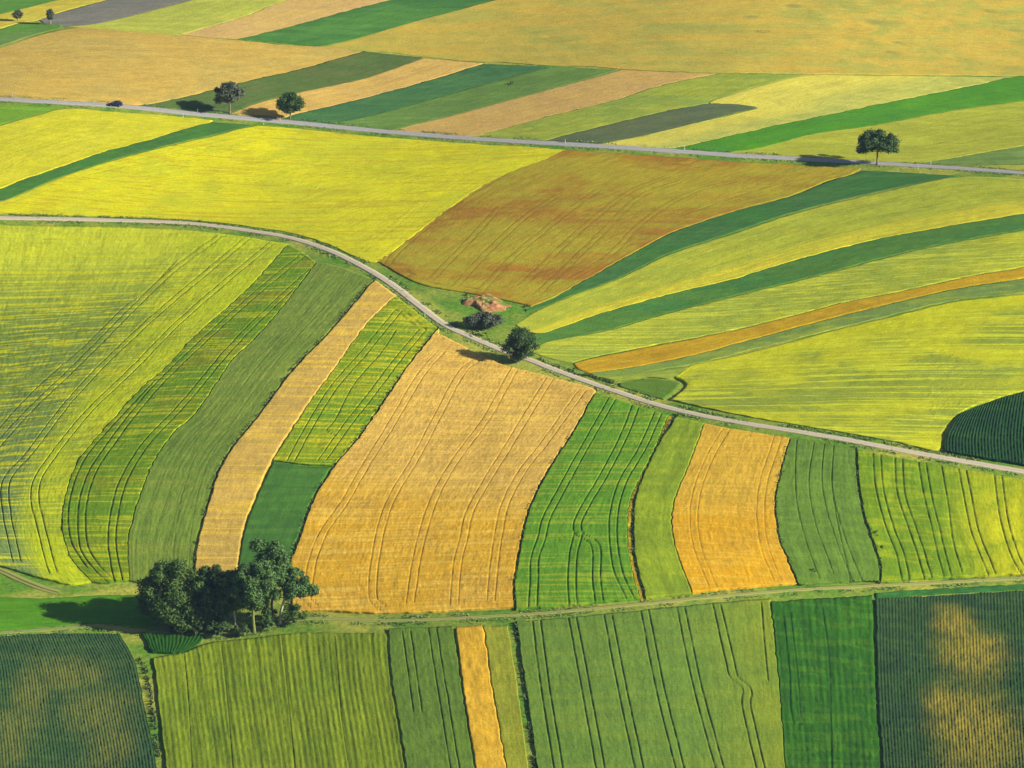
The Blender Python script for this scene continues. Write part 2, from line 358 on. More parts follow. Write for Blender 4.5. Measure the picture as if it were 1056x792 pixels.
# --- beyond the upper road (both long edges of a strip run left to right)
t3b = [(-120,84),(-60,66),(0,48),(15,43),(45,34),(68,27.5),(80,26)]
T4t = [(40,19),(57,13),(80,7),(105,0),(150,-12),(260,-42)]; T4b = [(44,24),(68,26),(90,24.5),(114,20),(150,11),(187.5,1.4),(230,-10),(330,-42)]
T6a = [(182,34),(215,26),(250,16),(287,1.4),(330,-12),(420,-42)]; T6e = [(244,39),(262,35),(300,26),(350,12),(396,0),(440,-12),(540,-42)]
T7t = [(-120,84),(-60,66),(0,48),(43,34),(77,27.6),(110,29),(142,32),(182,34.7),(244,40),(300,45.5),(330,47)]
e67 = [(330,47),(360,41),(420,23),(507,0),(560,-13),(700,-45)]
F_('meadow_patch','green strip in the far top left corner, above the two small grey trees',[(-120,40),(-60,28),(0,13),(30,6),(54,0),(180,-32)][0:6],[(-120,16),(-60,3),(0,-14),(60,-30),(100,-38),(190,-55)],(88,154,62),c1=(110,152,70),h=.35)
F_('rapeseed_crop','narrow ochre yellow strip directly behind the two small grey trees, far top left',[(-120,56),(-60,44),(0,28),(16,23),(40,19),(57,12.5),(105,-.5),(260,-43)],[(-120,40),(-60,28),(0,13),(30,6),(54,0),(85,-8),(120,-17),(200,-37)],(212,190,70),c1=(225,205,85),h=.5)
F_('meadow_patch','small bright green wedge in front of the two small grey trees, far top left',[(-120,78),(-60,61),(0,46),(20,39),(44,32),(66,26)],[(-120,56),(-60,45),(0,29),(14,24),(40,22),(62,24)],(92,154,60),c1=(116,146,82),h=.3,mott=.9)
F_('fallow_patch','long grey-purple fallow field at the top edge, right of the two small grey trees',T4b,T4t,(138,132,118),c1=(120,128,112),c2=(150,142,130),h=.15,row=.2,streak=.35)
F_('barley_crop','pale yellow-green field at the top edge, between the grey-purple one and the pinkish tan one',[(80,27),(110,29),(142,32),(182,34.7),(215,26),(250,16),(287,1.4),(330,-12),(420,-42)],[(68,26.5),(90,24.5),(114,20),(150,11),(187.5,1.4),(230,-10),(330,-42)],(196,196,80),c1=(168,182,78),c2=(214,204,90),h=.5)
F_('stubble_patch','pinkish tan field at the top edge, left of the deep green wedge',T6e,T6a,(218,178,108),c1=(212,168,112),c2=(224,186,96),h=.25,c=[(212,37)])
F_('beet_crop','deep green wedge at the top edge, right of the pinkish tan field',[(328,47),(360,40),(420,23),(507,0),(560,-14),(690,-44)],T6e,(78,146,66),c1=(64,130,64),c2=(92,156,70),mott=.9,streak=.5,h=.45,c=[(290,43)])
T9a = [(140,107.5),(165,103),(199,96.6),(256,82),(317,68),(350,58.5),(374,51.5)]
F_('wheat_crop','broad orange-gold wheat field along the far side of the upper road, above the dark car',
   [(-150,85.5),(-60,93.5),(0,98.5),(60,102.5),(119,106),(145,107),(199,96.6),(256,82),(317,68),(350,58.5),(372,52)],T7t+[(345,47.5)],(208,172,86),c1=(196,170,92),c2=(222,180,84),h=.7,row=.25,du=.7,mott=.7,streak=.45)
T8b = [(374,51.5),(400,52),(436,57),(498,63),(510,62.5),(560,66),(605,67),(640,70),(719,73),(838,75),(940,76),(1046,77),(1200,80)]
F_('wheat_crop','vast pale gold wheat field with small dark weedy patches, filling the upper right',
   T8b,[(331,47.5),(360,41),(420,23),(507,0),(560,-13),(700,-45),(800,-55),(1200,-60)],(202,176,78),c1=(180,172,80),c2=(212,174,74),h=.75,row=.15,du=1.0,dv=1.4,mott=.85,streak=.7,sx=45,sy=5,
   blobs=[(776,16.5,3,2),(905,22,5,3),(818,5,3,2),(928,43,2.5,1.4),(1020,10,2.5,1.6),(1045,30,3,1.5),(920,53,3.4,2),(786,31,2.6,1.6)],blobc=(150,156,78))
T9b = [(232,116),(260,105),(303,95),(374,79.5),(436,58.5)]
F_('potato_crop','dull dark green strip running down to the round-topped roadside tree, below the orange-gold wheat',[(145,107.5),(175,109.5),(205,112),(236,115.5),(260,106),(303,95),(374,79.5),(438,58)],[(142,107),(165,103),(199,96.6),(256,82),(317,68),(350,58.5),(376,51.5)],(90,124,62),c1=(84,116,70),c2=(112,120,70),h=.5)
T10b = [(288,121.5),(303,116.5),(359,103.7),(430,85),(498.6,64)]
F_('ripe_crop','tan gold strip between the dull dark green and the teal green strips above the road',[(240,118.5),(265,120),(288,121.5),(303,116.5),(359,103.7),(430,85),(498,64)],[(236,116.5),(262,106),(303,95),(374,79.5),(436,58.5)],(220,178,96),c1=(212,168,100),c2=(228,184,92),h=.4)
T11b = [(337,127),(388,116.5),(430,105),(501.5,85),(560,69.6),(572,66.5)]
F_('clover_crop','teal green strip starting at the foot of the bushy roadside tree',[(292,123),(337,128),(388,116.5),(430,105),(501.5,85),(560,69.6),(570,67)],[(288,122),(303,117),(359,103.7),(430,85),(498.6,64.5)],(70,130,74),c1=(60,120,74),c2=(84,140,74),mott=.8,streak=.5,h=.5)
T12b = [(396,132.5),(436,125),(487,112),(520,103),(577,88),(639,70)]
F_('oat_crop','mid green strip between the teal green strip and the broad pinkish tan strip',[(340,129),(394,134),(436,125),(487,112),(520,103),(577,88),(639,70.5)],[(337,127.5),(388,116.5),(430,105),(501.5,85),(560,69.6),(575,67)],(104,148,68),c1=(98,140,72),h=.55)
T13b = [(482,140),(520,131),(563,119),(634,102),(676,88),(739,74.4)]
F_('stubble_patch','broad pinkish tan strip ending at the upper road, left of the yellow-green one',[(398,134.5),(440,137),(478,140.5),(520,131),(563,119),(634,102),(676,88),(739,74.5)],[(396,133),(436,125),(487,112),(520,103),(577,88),(641,70.5)],(208,168,96),c1=(204,162,104),c2=(214,174,88),h=.3,row=.2)
T14b = [(551,145),(591,136),(648,122),(696,111),(730,105),(761.5,93.7),(820,78),(838,75)]
F_('barley_crop','yellow-green strip beyond the upper road, between the pinkish tan and the slate strips',[(486,141.5),(520,143.5),(550,145.2),(591,136),(648,122),(696,111),(730,105),(761.5,93.7),(820,78),(836,75.5)],[(482,140.5),(520,131),(563,119),(634,102),(676,88),(741,74.6)],(158,178,66),c1=(134,168,74),c2=(180,190,68),h=.6,mott=.8)
F_('fallow_patch','dark slate green strip pointed at both ends, widest where it touches the upper road',[(605,148.3),(662,138.5),(719,125),(761.5,114),(781,110)],[(553,145.2),(591,136),(648,122),(700,110),(735,105.5),(760,106.5),(779,108.5)],(98,118,78),c1=(88,112,80),c2=(108,124,78),h=.3,c=[(578,147)])
T18t = [(690,152.5),(756,138),(813,125),(870,113.6),(926.5,102),(997.5,88),(1046,78),(1120,66)]
F_('rye_crop','pale yellow field with khaki lower side, between the slate and the bright green strips',[(690,152.5),(720,146),(756,138),(813,125),(870,113.6),(926.5,102),(997.5,88),(1046,78)],[(611,148.5),(662,139),(719,125.3),(770,113.5),(781,110),(750,105.5),(730,105),(761,94),(820,78.5),(842,75.8)],(190,188,92),grad=(0,10,26,(224,206,88)),c2=(214,200,92),h=.7,mott=.3,streak=.5,c=[(650,151)])
F_('alfalfa_crop','long bright green strip beyond the upper road, climbing to the right edge',[(748,155.5),(784,150.6),(841,136),(898,128),(983,112),(1056,102),(1200,84)],[(692,153),(756,138),(813,125),(870,113.6),(926.5,102),(997.5,88),(1046,78),(1120,72),(1200,66)],(72,152,46),c1=(84,164,44),c2=(62,140,60),h=.55,mott=.7)
F_('barley_crop','olive yellow field immediately behind the lone spreading tree, beyond the upper road',[(752,156),(820,160),(898,164.5),(950,166),(1000,158),(1056,148.5),(1200,124)],[(750,155.7),(784,150.9),(841,136.3),(898,128.3),(983,112.3),(1056,102.5),(1200,85)],(176,186,62),c1=(160,178,64),c2=(192,192,70),h=.6)
F_('bean_crop','grey-green wedge narrowing leftwards above the upper road at the right edge',[(955,167.5),(1000,169),(1056,168),(1200,172)],[(948,167),(1000,158.5),(1056,149),(1200,125)],(122,162,78),h=.5)
F_('barley_crop','thin yellow sliver beside the upper road at the right edge, under the grey-green wedge',[(975,169.8),(1056,175),(1200,184)],[(957,168),(1000,169.5),(1056,168.5),(1200,173)],(186,182,70),h=.45)
# --- between the roads, left
tealT = [(-120,222),(-60,207),(0,193),(28,182),(43,177.6),(99,157.7),(156,142),(190,132),(218,124.5)]
tealB = [(-120,236),(-60,221),(0,206),(17,200),(71,177.6),(142,156),(213,139),(261,127.5)]
F_('grass_patch','small mid green corner below the upper road at the left edge',[(-120,162),(-60,145),(0,127),(35,117.5),(64,110.5)],[(-120,97),(-60,101),(0,106.5),(30,108),(62,110)],(112,168,52),c1=(98,158,60),h=.35)
F_('rapeseed_crop','mustard yellow field just below the dark car, above the curved teal strip',tealT,[(-120,163),(-60,146),(0,128),(35,118.5),(66,110.8),(119,114),(180,118.5),(220,123)],(208,198,48),c1=(192,194,56),c2=(222,204,60),h=.8,streak=.5,sx=40,sy=2)
F_('clover_crop','curved teal strip sweeping down to the left edge through the yellow rapeseed',tealB,tealT,(64,122,60),c2=(78,134,62),mott=.9,streak=.5,c1=(64,132,54),h=.5)
brL = [(583,153.5),(560,163.5),(518.5,180),(487,197),(444.7,228),(410.6,254),(388,269)]
F_('rapeseed_crop','largest bright yellow rapeseed field, between the two roads, left of the brown one',
   [(-120,217.5),(-60,218),(0,219),(60,220.5),(114,222),(199,226),(256,232),(300,239),(340,251),(368,264),(388,269),(410.6,254),(444.7,228),(487,197),(518.5,180),(560,163.5),(583,153.5)],
   [(-120,238),(-60,222.5),(0,207.5),(17,201.5),(71,179),(142,157.5),(213,140.5),(262,129),(300,131),(374,138.5),(430,143),(487,147.3),(560,151.5)],
   (224,212,38),c1=(200,198,52),c2=(204,184,44),h=.9,du=.8,streak=.8,mott=.65,sx=60,sy=1.7,srot=-.06,row=.3,tracks=[[(425,215),(400,237),(372,259)]],single=[[(300,167),(370,173),(430,180),(505,186)],[(300,177),(390,184),(475,193)],[(90,179),(150,168),(215,163)],[(420,158),(480,164),(540,168)],[(215,182),(280,186),(350,196)]],tdepth=.5,wavy=.05)
# --- between the roads, the brown field and the sweeping strips on the right
brR = [(889,172.5),(872,180.5),(858,183.5),(813,201),(756,216),(690.5,239),(648,261.5),(605,286),(563,308.5),(545,315)]
F_('poppy_crop','big reddish brown and olive field with curved tramlines, below the upper road in the middle',
   brR,brL,(178,156,50),c1=(168,118,46),c2=(166,162,52),h=.8,du=.32,dv=1.0,streak=.5,mott=.95,sx=16,sy=4,trk=(120,96,40),
   c=('R1',5),d=[(520,309),(482,301.5),(430,291.5)],gd=.6,
   tracks=[[(520,178),(470,208),(430,240),(404,264),(400,271)],[(402,272),(430,284.5),(470,294),(520,302)],[(515.7,211),(482,248),(442,289)],[(575,200),(544,220),(501.5,259.5),(470,293.6)],[(620,192),(585,217),(524,268),(493,302)],[(690,180),(648,197),(597,237),(537,293.6)],[(700,186),(662,200),(614,245),(552,304)],[(760,185),(713,197),(662,228),(628,262),(590,285)]],
   single=[[(860,178),(790,192),(700,222)]],tdepth=.7)
t2B = [(545,322),(563,313),(591,302),(634,286.5),(690.5,259.5),(747,241),(820,217),(884,201),(983,181)]
F_('clover_crop','dark teal strip along the brown field, sweeping up to the lone spreading tree',
   [(541,320),(563,313.5),(591,302),(634,286.5),(690.5,259.5),(747,241),(820,217),(884,201),(950,187),(990,180)],[(540,317.5),(563,309.2),(605,287),(648,262.5),(690.5,240),(756,217),(813,202),(858,184.5),(892,174.5)],(62,122,64),c2=(78,136,66),mott=.9,streak=.5,taper=26,c1=(58,130,56),h=.5,d=[(940,177)],grain=.18)
g2T = [(549,341),(557,342),(619,322),(690.5,302),(761.5,285),(827,265),(898,246.8),(983,231),(1056,219),(1200,199)]
F_('barley_crop','yellow-green strip, yellower on its near side, just below the dark teal strip',
   g2T,[(531,334),(548,322.5),(591,303.5),(634,288),(690.5,261),(747,242.5),(820,218.5),(884,202.5),(992,181),(1056,184),(1200,194)],(224,206,60),c1=(200,200,60),grad=(0,7,13,(176,192,62)),c2=(198,200,60),taper=26,h=.7,du=.7,streak=.5,sx=30,sy=3,c=[(538,338)],row=.4)
g2B = [(546,354),(557,352),(619,340.5),(690.5,320.6),(761.5,302),(820,288),(870,275),(941,256.7),(1012,242.5),(1056,235.4),(1200,216)]
F_('alfalfa_crop','long green strip reaching from the big middle tree to the right edge',g2B,g2T,(82,140,60),c2=(96,152,58),mott=.9,streak=.5,taper=26,c1=(66,138,66),h=.55,c=[(545,347)],row=.2)
orT = [(589,372.5),(605,368),(676,354),(747,340.5),(820,323),(870,310),(926.5,299),(1012,281),(1056,273.7),(1200,252)]
F_('barley_crop','pale lime field combed with fine cross ripples, above the orange strip',
   orT,[(548,362),(557,353),(619,341.5),(690.5,321.6),(761.5,303),(820,289),(870,276),(941,257.7),(1012,243.5),(1056,236.4),(1200,217)],(166,188,66),c1=(204,206,50),c2=(206,206,66),grad=(1,120,200,(204,208,44)),taper=26,h=.7,du=.7,streak=1,sx=55,sy=1.1,srot=.12,row=.2,c=[(565,368)],wavy=.12)
orB = [(605,383),(648,377.5),(719,363.5),(776,348),(841,330.6),(898,316),(983,296.5),(1056,285),(1200,263)]
F_('ripe_crop','narrow orange strip running from the farm road to the right edge through yellow-green crops',orB,[(589,373.5),(605,369),(676,355),(747,341.5),(820,324),(870,311),(926.5,300),(1012,282),(1056,274.7),(1200,253)],(206,162,36),c1=(196,150,34),taper=26,c2=(212,176,44),h=.55,c=[(595,379)],row=.25)
u11R = [(970,463),(968,455),(975,440),(989,425),(1026,410.5),(1056,402),(1120,386),(1200,370)]
F_('bean_crop','grey-green ribbon directly under the orange strip on the right',[(614,388),(660,383),(719,373),(784,357),(841,343),(898,329),(983,309),(1056,301),(1200,280)],[(605,383),(648,378),(719,364),(776,348.5),(841,331.6),(898,317),(983,297.5),(1056,286),(1200,264)],(124,160,76),taper=26,c1=(140,172,66),c2=(170,186,62),h=.6,streak=.5)
F_('barley_crop','wide lime and yellow rippled field above the farm road, left of the maize corner',
   [(690,411),(740,422),(780,430),(816,436),(870,445),(920,454),(968,462),(971,447),(989,425),(1026,410.5),(1056,402),(1120,386),(1200,366)],[(696,388),(712,377),(760,366),(800,356),(841,344.5),(870,337),(898,330.5),(983,310.5),(1056,302.5),(1200,282)],
   (152,174,62),c1=(214,216,36),c2=(208,208,54),grad=(0,60,74,(208,214,34)),h=.75,du=.6,dv=1.1,streak=1,sx=75,sy=1.2,srot=.03,row=.1,mott=.8,wavy=.16,c=[(707,396)])
F_('barley_crop','small lime tongue above the little dark green plot, under the orange strip',
   [(634,391),(665,388),(692,389.5),(700,388)],[(618,388),(660,383.5),(700,377.5),(714,376)],(150,178,66),c1=(196,206,50),h=.6,streak=.6)
F_('grass_patch','little dark green plot beside the farm road, right of the low black hedge',[(637,396),(665,405.5),(684,411)],[(636,394),(665,389.5),(693,391),(704,394)],(96,142,50),c1=(86,134,54),h=.35,d=[(697,402)],grain=.15)
F_('maize_crop','dark blue-green maize corner with fine rows at the right edge, above the farm road',[(973,465),(974,452),(980,440),(990,427)],[(1200,503),(1200,465),(1200,410),(1200,375)],(30,78,50),c1=(28,68,48),c2=(46,94,50),h=1.6,rows=.9,du=.18,dv=.4,rowh=.25,c=('R2',-7),d=[(1026,413),(1056,404),(1120,389)],grain=.3,row=.2)
F_('grass_patch','tiny teal green corner at the left edge, just under the farm road',[(-120,228),(-60,229.5),(0,231),(13,231)],[(-120,262),(-60,255),(0,240),(10,232)],(84,150,72),h=.4)
# --- between the farm road and the dirt track (edges run from the road down)
e01 = [(297,251),(255.7,296.5),(199,347.6),(170,379),(148,397),(114,434),(85,468),(71,496),(64,530.5),(65,550),(72,573),(95,600)]
e12 = [(326,269),(310,291),(288,319),(260,350.5),(241,368.5),(199,428),(182,442),(159,474),(145,508),(136,536),(132,559),(133,598)]
e23 = [(386.4,287),(339.5,342),(302.6,380),(264,431),(238.6,462),(224,488),(214.5,519),(203,560),(200,585),(198,605)]
e34 = [(409,302),(373.6,339),(345,379),(317,417),(281,473.6),(262,515),(253,540),(246,575),(244,592)]
e45 = [(452,338),(419,380),(396,414),(368,454),(348,476.5),(325,513),(307,560),(301,575),(298,600),(302,633)]
e56 = [(616,400),(591,445),(563,488),(548,519),(540,545),(533.6,579),(530,600),(531,628)]
e67b = [(690,425),(679,454),(659,493.5),(649,519),(647,545),(650,579),(661,619)]
e67 = [(699,426),(675,465),(656,510.6),(653,545),(655,575),(666,618)]
e78 = [(727,433),(710,479),(697.6,508),(693,530.5),(694,555),(703,582),(714,612)]
e89 = [(815.5,448),(807,479),(800,510.6),(800,530.5),(805,559),(813,578),(824,604)]
e910 = [(882.4,459),(885,496),(891,530.5),(897,550),(908,585),(907,601)]
F_('barley_crop','largest lime field at the left edge, brightest on its right side, with curving wheel tracks',
   [(-120,229),(-110,300),(-100,400),(-100,500),(-110,560)],e01,(130,162,68),c1=(148,174,60),c2=(204,212,46),grad=[(1,75,15,(204,204,58)),(1,105,175,(122,156,84)),(0,58,74,(188,210,24))],h=.7,du=.28,dv=1.0,
   c=[(-60,229.5),(0,230.5),(60,232),(114,233),(199,237),(256,244)],d=[(-60,575),(0,583),(45,596),(75,602)],streak=1,sx=55,sy=1.35,row=.3,mott=.6,wavy=.08,trk=(70,100,40),
   tracks=[[(227,242),(176,280),(130,324),(72,382),(30,422),(0,455),(-30,492)],[(255.7,244),(199,291),(159,325),(105,376),(65,420),(31,465),(6,496),(7,530.5),(12.8,559),(17,578)],[(281,249),(227,293.6),(176,339),(136,380),(94,420),(57,465),(38.5,493.5),(35.5,513),(42,542),(50,575),(55,590)]],
   single=[[(182,268),(150,300),(130,314),(80,362),(45,392),(8,430),(-20,465)]],tdepth=.8)
F_('oat_crop','green field flecked with yellow and rust, with two sweeping pairs of wheel tracks',
   e01,e12,(104,152,40),c1=(150,140,44),c2=(168,186,40),h=.85,du=.25,dv=.9,c=[(312,259)],d=[(112,601)],streak=.9,sx=26,sy=1.4,mott=.6,gc=.5,wavy=.05,trk=(36,72,24),tw=.36,
   tracks=[[(312.6,262),(300,272),(260,305),(205,355),(159,400),(114,456.6),(94,488),(85,519),(84,545),(87,565),(100,585),(116,600)],[(329,271),(294,302),(242,353),(187.5,417),(148,459.4),(126.4,496),(118,527.6),(115,555),(117,575),(122,598)],[(314,261),(328,272)]],single=[[(160,391),(118,436),(89,470),(76,498),(70,530),(74,560),(90,585)]])
F_('oat_crop','dull olive green field of fine close rows, left of the first golden strip',
   e12,e23,(120,150,60),c1=(104,148,58),c2=(140,158,66),h=.6,du=.3,dv=1.0,c=[(345,272)],d=[(160,603)],row=.75,rper=.7,streak=.35,rough=.07,gb=.55,gc=.4,tracks=[[(352,290),(300,345),(245,415),(205,480),(190,540),(186,590)]],gauge=1.9,tw=.2,tdepth=.35,wavy=.03)
F_('wheat_crop','narrow golden strip curving down to the top of the tree group',
   e23,e34,(216,174,88),c1=(192,156,78),c2=(230,188,76),h=.95,c=[(400,294)],streak=.9,sx=30,sy=1.5,row=.2,ga=.25,gb=.1,d=[(225,590)],wavy=.07)
c44 = (281,474); d44 = (345,480)
F_('oat_crop','green and yellow striped plot with looped wheel tracks, right of the narrow golden strip',
   e34[:4]+[c44],e45[:4]+[d44],(112,160,32),c1=(170,180,36),c2=(190,194,42),h=.8,du=.24,dv=.7,c=[(432,318)],d=[(313,478)],streak=1,sx=30,sy=1.3,gb=.7,mott=.6,wavy=.08,trk=(50,84,26),
   tracks=[[(411,319),(385,350.5),(376,362),(345,397),(317,442),(300,473.6)],[(436,339),(416,362),(385,402.6),(365,428),(348,451),(332,473.6)],[(412,318),(421,326),(436,339)]],single=[[(408,340),(393.5,362),(365,395),(342,437),(336,442),(347,449),(351,450)]],tw=.28)
F_('clover_crop','solid deep green plot behind the tallest tree, under the striped plot with looped tracks',
   [c44]+e34[5:],[d44]+e45[5:9],(66,124,56),c1=(74,138,54),c2=(82,142,58),mott=.9,streak=.6,h=.5,c=[(313,479)],gc=.4,gb=.7,grain=.2,d=[(270,597)])
F_('wheat_crop','biggest golden wheat field in the middle, combed by five pairs of wheel tracks',
   e45,e56,(224,178,88),c1=(208,160,76),c2=(236,192,84),h=.95,du=.25,dv=.9,c=[(453,344),(458,346),(480,358),(510,372),(535,380),(560,386),(590,394)],d=('R3',-8),streak=.75,sx=34,sy=1.25,row=.2,gb=.35,gd=.3,trk=(168,122,48),wavy=.07,grad=(1,78,110,(228,172,52)),
   tracks=[[(455,362),(436,383),(402,439.5),(373.6,485),(354,519),(334,548),(323,575),(318,601),(316,617),(324,625)],[(500,366),(479,380),(453,425),(427.6,473.6),(405,510.6),(394,540),(387,575),(384,604),(386,620),(396,627)],[(535,372),(527,385.6),(501.5,431),(470,473.6),(450,508),(437,545),(429,580),(422.6,622)],[(568,388),(545,425),(520,466),(501.5,496),(484,527.6),(478,555),(472,578.6),(468,624)],[(600,402.6),(563,454),(537,488),(520,522),(514,550),(509.5,582),(506,620)]],single=[[(488,352),(520,372),(560,392)]],tw=.27,tdepth=.7)
F_('pea_crop','vivid green field with kinked wheel tracks, right of the biggest golden wheat field',
   e56,e67b,(94,160,46),c1=(84,150,46),c2=(172,190,54),h=1.1,du=.25,dv=.8,c=('R2',7),d=('R3',-6),streak=.5,sx=26,sy=1.3,row=.3,ga=.3,gc=.3,trk=(34,84,24),tw=.34,wavy=.04,
   tracks=[[(634,406),(602,462),(577,508),(562.7,536),(558,555),(551.5,575),(550.5,600),(549,626)],[(658,411),(645,445),(625,485),(605,519),(595,541),(597,550),(608,556),(614,563),(615,598),(618,622)],[(596,550),(591,572),(589.5,604),(591,625)],[(681,420),(662,462),(642,496),(633.6,525),(632,550),(637,588),(650,617)]])
F_('weedy_crop','thin rust and mustard strip with a dark ditch edge, right of the vivid green field',
   e67b,e67,(190,160,48),c1=(160,128,50),c2=(196,186,54),h=.55,du=.25,dv=.8,c=('R2',7),d=('R3',-5),ga=0,gb=.9,mott=.8,streak=.5,rough=.12)
F_('barley_crop','soft yellow-green strip between the rusty strip and the smaller golden field',
   e67,e78,(144,176,48),c1=(120,156,50),c2=(166,188,50),h=.95,du=.3,c=('R2',7),d=('R3',-6),row=.5,rper=2.2,streak=.35,ga=.1,mott=.6,gb=.1,wavy=.03)
F_('wheat_crop','smaller amber-gold wheat field below the farm road, right of centre',
   e78,e89,(222,174,62),c1=(206,158,58),c2=(228,184,66),h=.85,du=.26,dv=.9,c=('R2',7),d=('R3',-7),streak=.6,sx=26,sy=1.3,row=.3,gb=.25,trk=(176,120,36),tdepth=.5,tw=.2,grad=(1,40,64,(226,166,34)),
   tracks=[[(750,441),(739,458),(724.5,488),(716,519),(716,545),(721,570),(735,604)],[(803,446),(798,464),(788,493.5),(784,530.5),(789,565),(802,598)]])
F_('pea_crop','matt grey-green field with faint dark lines, right of the smaller golden field',
   e89,e910,(100,144,56),c1=(92,136,58),c2=(112,156,62),h=.9,du=.25,dv=.9,c=('R2',7),d=('R3',-6),row=.45,rper=1.6,ga=.2,trk=(50,98,40),tw=.2,gauge=1.2,gb=.4,
   single=[[(840,452),(834,496),(841,540),(852,570),(860,592)],[(822,449),(820,480),(822,520),(832,560),(845,596)],[(860,456),(858,500),(864,540),(873,580),(877,600)]],
   tracks=[[(855,455),(853,502),(868,559),(884,598)]])
F_('pea_crop','bright green field turning yellow to the right, ruled with paired dark wheel tracks',
   e910,[(1200,516),(1200,545),(1205,583)],(116,160,42),c1=(102,152,42),c2=(182,194,40),grad=(0,16,34,(190,198,34)),h=1.0,du=.27,dv=.9,c=('R2',8),d=('R3',-5),streak=.4,sx=14,sy=2.2,row=.45,rper=1.8,ga=.3,trk=(24,66,20),tw=.36,mott=.5,
   tracks=[[(904,467),(906.6,502),(918,544.7),(928.5,572),(934,598)],[(926.5,470),(929,508),(941,545),(950,572),(957.5,597)],[(950.6,474),(956,508),(965,545),(971,572),(978,596)],[(992,482),(997.5,510.6),(1006,550),(1018,580),(1024,595)],[(1029,489),(1034.4,530.5),(1042,560),(1049,578),(1058,592)]],
   single=[[(970.5,478),(977.6,519),(983,559),(992,590)]])
# --- below the dirt track
a12 = [(143,676),(152,700),(157,730),(163,775),(166,792),(172,850)]
F_('grass_patch','vivid grass green patch at the left edge, partly shadowed by the tree group',[(-120,622),(-60,618),(0,614),(50,615),(100,612),(165,612)],[(-120,662),(-60,656),(0,649),(50,645),(95,641),(165,646)],(72,144,38),c1=(88,150,42),h=.25,grain=.2)
F_('maize_crop','dark green maize with brownish thin patches in the bottom left corner',
   [(-120,668),(-120,700),(-120,740),(-120,850)],[(126,653),(143,685),(153,733),(163,780),(170,850)],(50,92,58),c1=(62,102,56),c2=(92,120,62),h=1.2,du=.14,dv=.3,rows=.7,rowh=.22,c=[(-60,662),(0,656),(60,653)],d=[(0,850)],gb=.7,streak=.3,row=.3,
   blobs=[(100,735,9,14),(30,725,5,22),(70,695,10,9),(115,770,6,12),(10,760,5,16)],blobc=(106,120,60))
F_('maize_crop','small dark maize triangle in front of the tree group, by the track',[(145,651),(150,661),(156,672)],[(212,653),(206,661),(194,670)],(36,96,40),c1=(46,104,44),h=1.1,du=.17,dv=.4,rows=.8,rowh=.3,c=[(178,654)],d=[(175,673)])
F_('rye_crop','broad olive-lime field of uneven dark furrows, bottom left, in front of the tree group',
   [(157,677),(161,700),(165,740),(171,792),(176,850)],[(399,652),(403,701),(413,760),(418,792),(426,850)],(126,154,46),c1=(112,146,46),c2=(148,166,48),h=.95,du=.2,dv=.9,c=[(190,671),(213,662),(260,657),(300,652)],d=[(300,850)],row=.95,rper=.9,streak=.25,rows=1.25,rowh=.14,rough=.08,gb=.25,gc=.4,
   single=[[(228,665),(232,700),(236,740),(240,792),(244,840)],[(345,655),(349,700),(352,740),(360,792),(368,840)],[(190,674),(194,720),(198,792)],[(290,656),(297,720),(304,792),(308,840)]],tw=.2,tdepth=.5)
F_('pea_crop','grey-green field with two fine pairs of wheel tracks, left of the orange-gold bottom strip',
   [(400,652),(404,701),(414,760),(419,792),(427,850)],[(468,647),(479,720),(490,792),(499,850)],(104,144,56),c1=(94,136,58),c2=(118,154,58),h=.85,du=.22,dv=.9,c=('R3',7),d=[(465,850)],row=.4,trk=(40,84,40),gb=.3,streak=.2,
   tracks=[[(419,650),(424,685),(430.6,733)],[(446,647),(451.6,685),(459.6,733),(469,792),(478,845)]],tw=.24)
F_('wheat_crop','narrow orange-gold wheat strip running off the bottom edge, left of the dark ditch',
   [(469,646),(479,720),(490,792),(499,850)],[(498,644.5),(509.5,720),(522,792),(532,850)],(234,180,58),c1=(222,170,56),c2=(240,190,70),h=.9,du=.3,d=[(515,850)],gb=.1,streak=.35,row=.35,rough=.1)
F_('barley_crop','khaki green strip between the orange-gold bottom strip and the dark ditch',
   [(498,644),(509.5,720),(522,792),(532,850)],[(528,643),(537.5,701),(549,792),(556,850)],(158,168,56),c1=(172,166,58),c2=(138,162,52),h=.5,du=.3,d=[(544,850)],gb=1.0,row=.4)
F_('pea_crop','wide smooth green field at the bottom centre with six pairs of wheel tracks',
   [(531,640),(540,701),(553,792),(561,850)],[(794,617.5),(800,669),(808,765),(809.5,792),(812,850)],(106,148,60),c1=(98,142,56),c2=(136,162,54),grad=(0,36,58,(136,160,52)),h=1.0,du=.23,dv=.8,c=('R3',6),d=[(690,850)],row=.35,rper=1.4,streak=.25,trk=(30,66,34),tw=.34,ga=.3,gb=.1,rough=.06,
   tracks=[[(553,638),(561,701),(575.7,792),(585,845)],[(590,635.5),(600,688),(619,792),(629,845)],[(627,634),(638.5,694.5),(659,792),(671,845)],[(665,630),(680,707),(701,792),(715,845)],[(702,626),(719,707),(742,792),(757,845)],[(739,623),(752.7,681.7),(757,698),(767,706),(771,712),(769,722),(772,740),(784,792),(794,845)]],
   single=[[(785,621),(788,660),(792,701)]])
F_('alfalfa_crop','deep green field with a few dark straight lines, bottom right, left of the patchy maize',
   [(794.5,617),(800,669),(808,765),(809.5,792),(812,850)],[(899.5,612),(903,701),(908,792),(911,850)],(44,112,34),c1=(36,98,44),c2=(88,142,34),h=.8,du=.25,dv=.8,c=('R3',9),d=[(860,850)],row=.8,rper=1.3,mott=.5,streak=.3,trk=(22,66,34),
   single=[[(848,625),(855,680),(857,750),(858,800)],[(815,630),(822,690),(826,740)],[(808,634),(814,690),(819,745),(828,746)]],tw=.36,tdepth=.6,rough=.1,rows=1.5,rowh=.15)
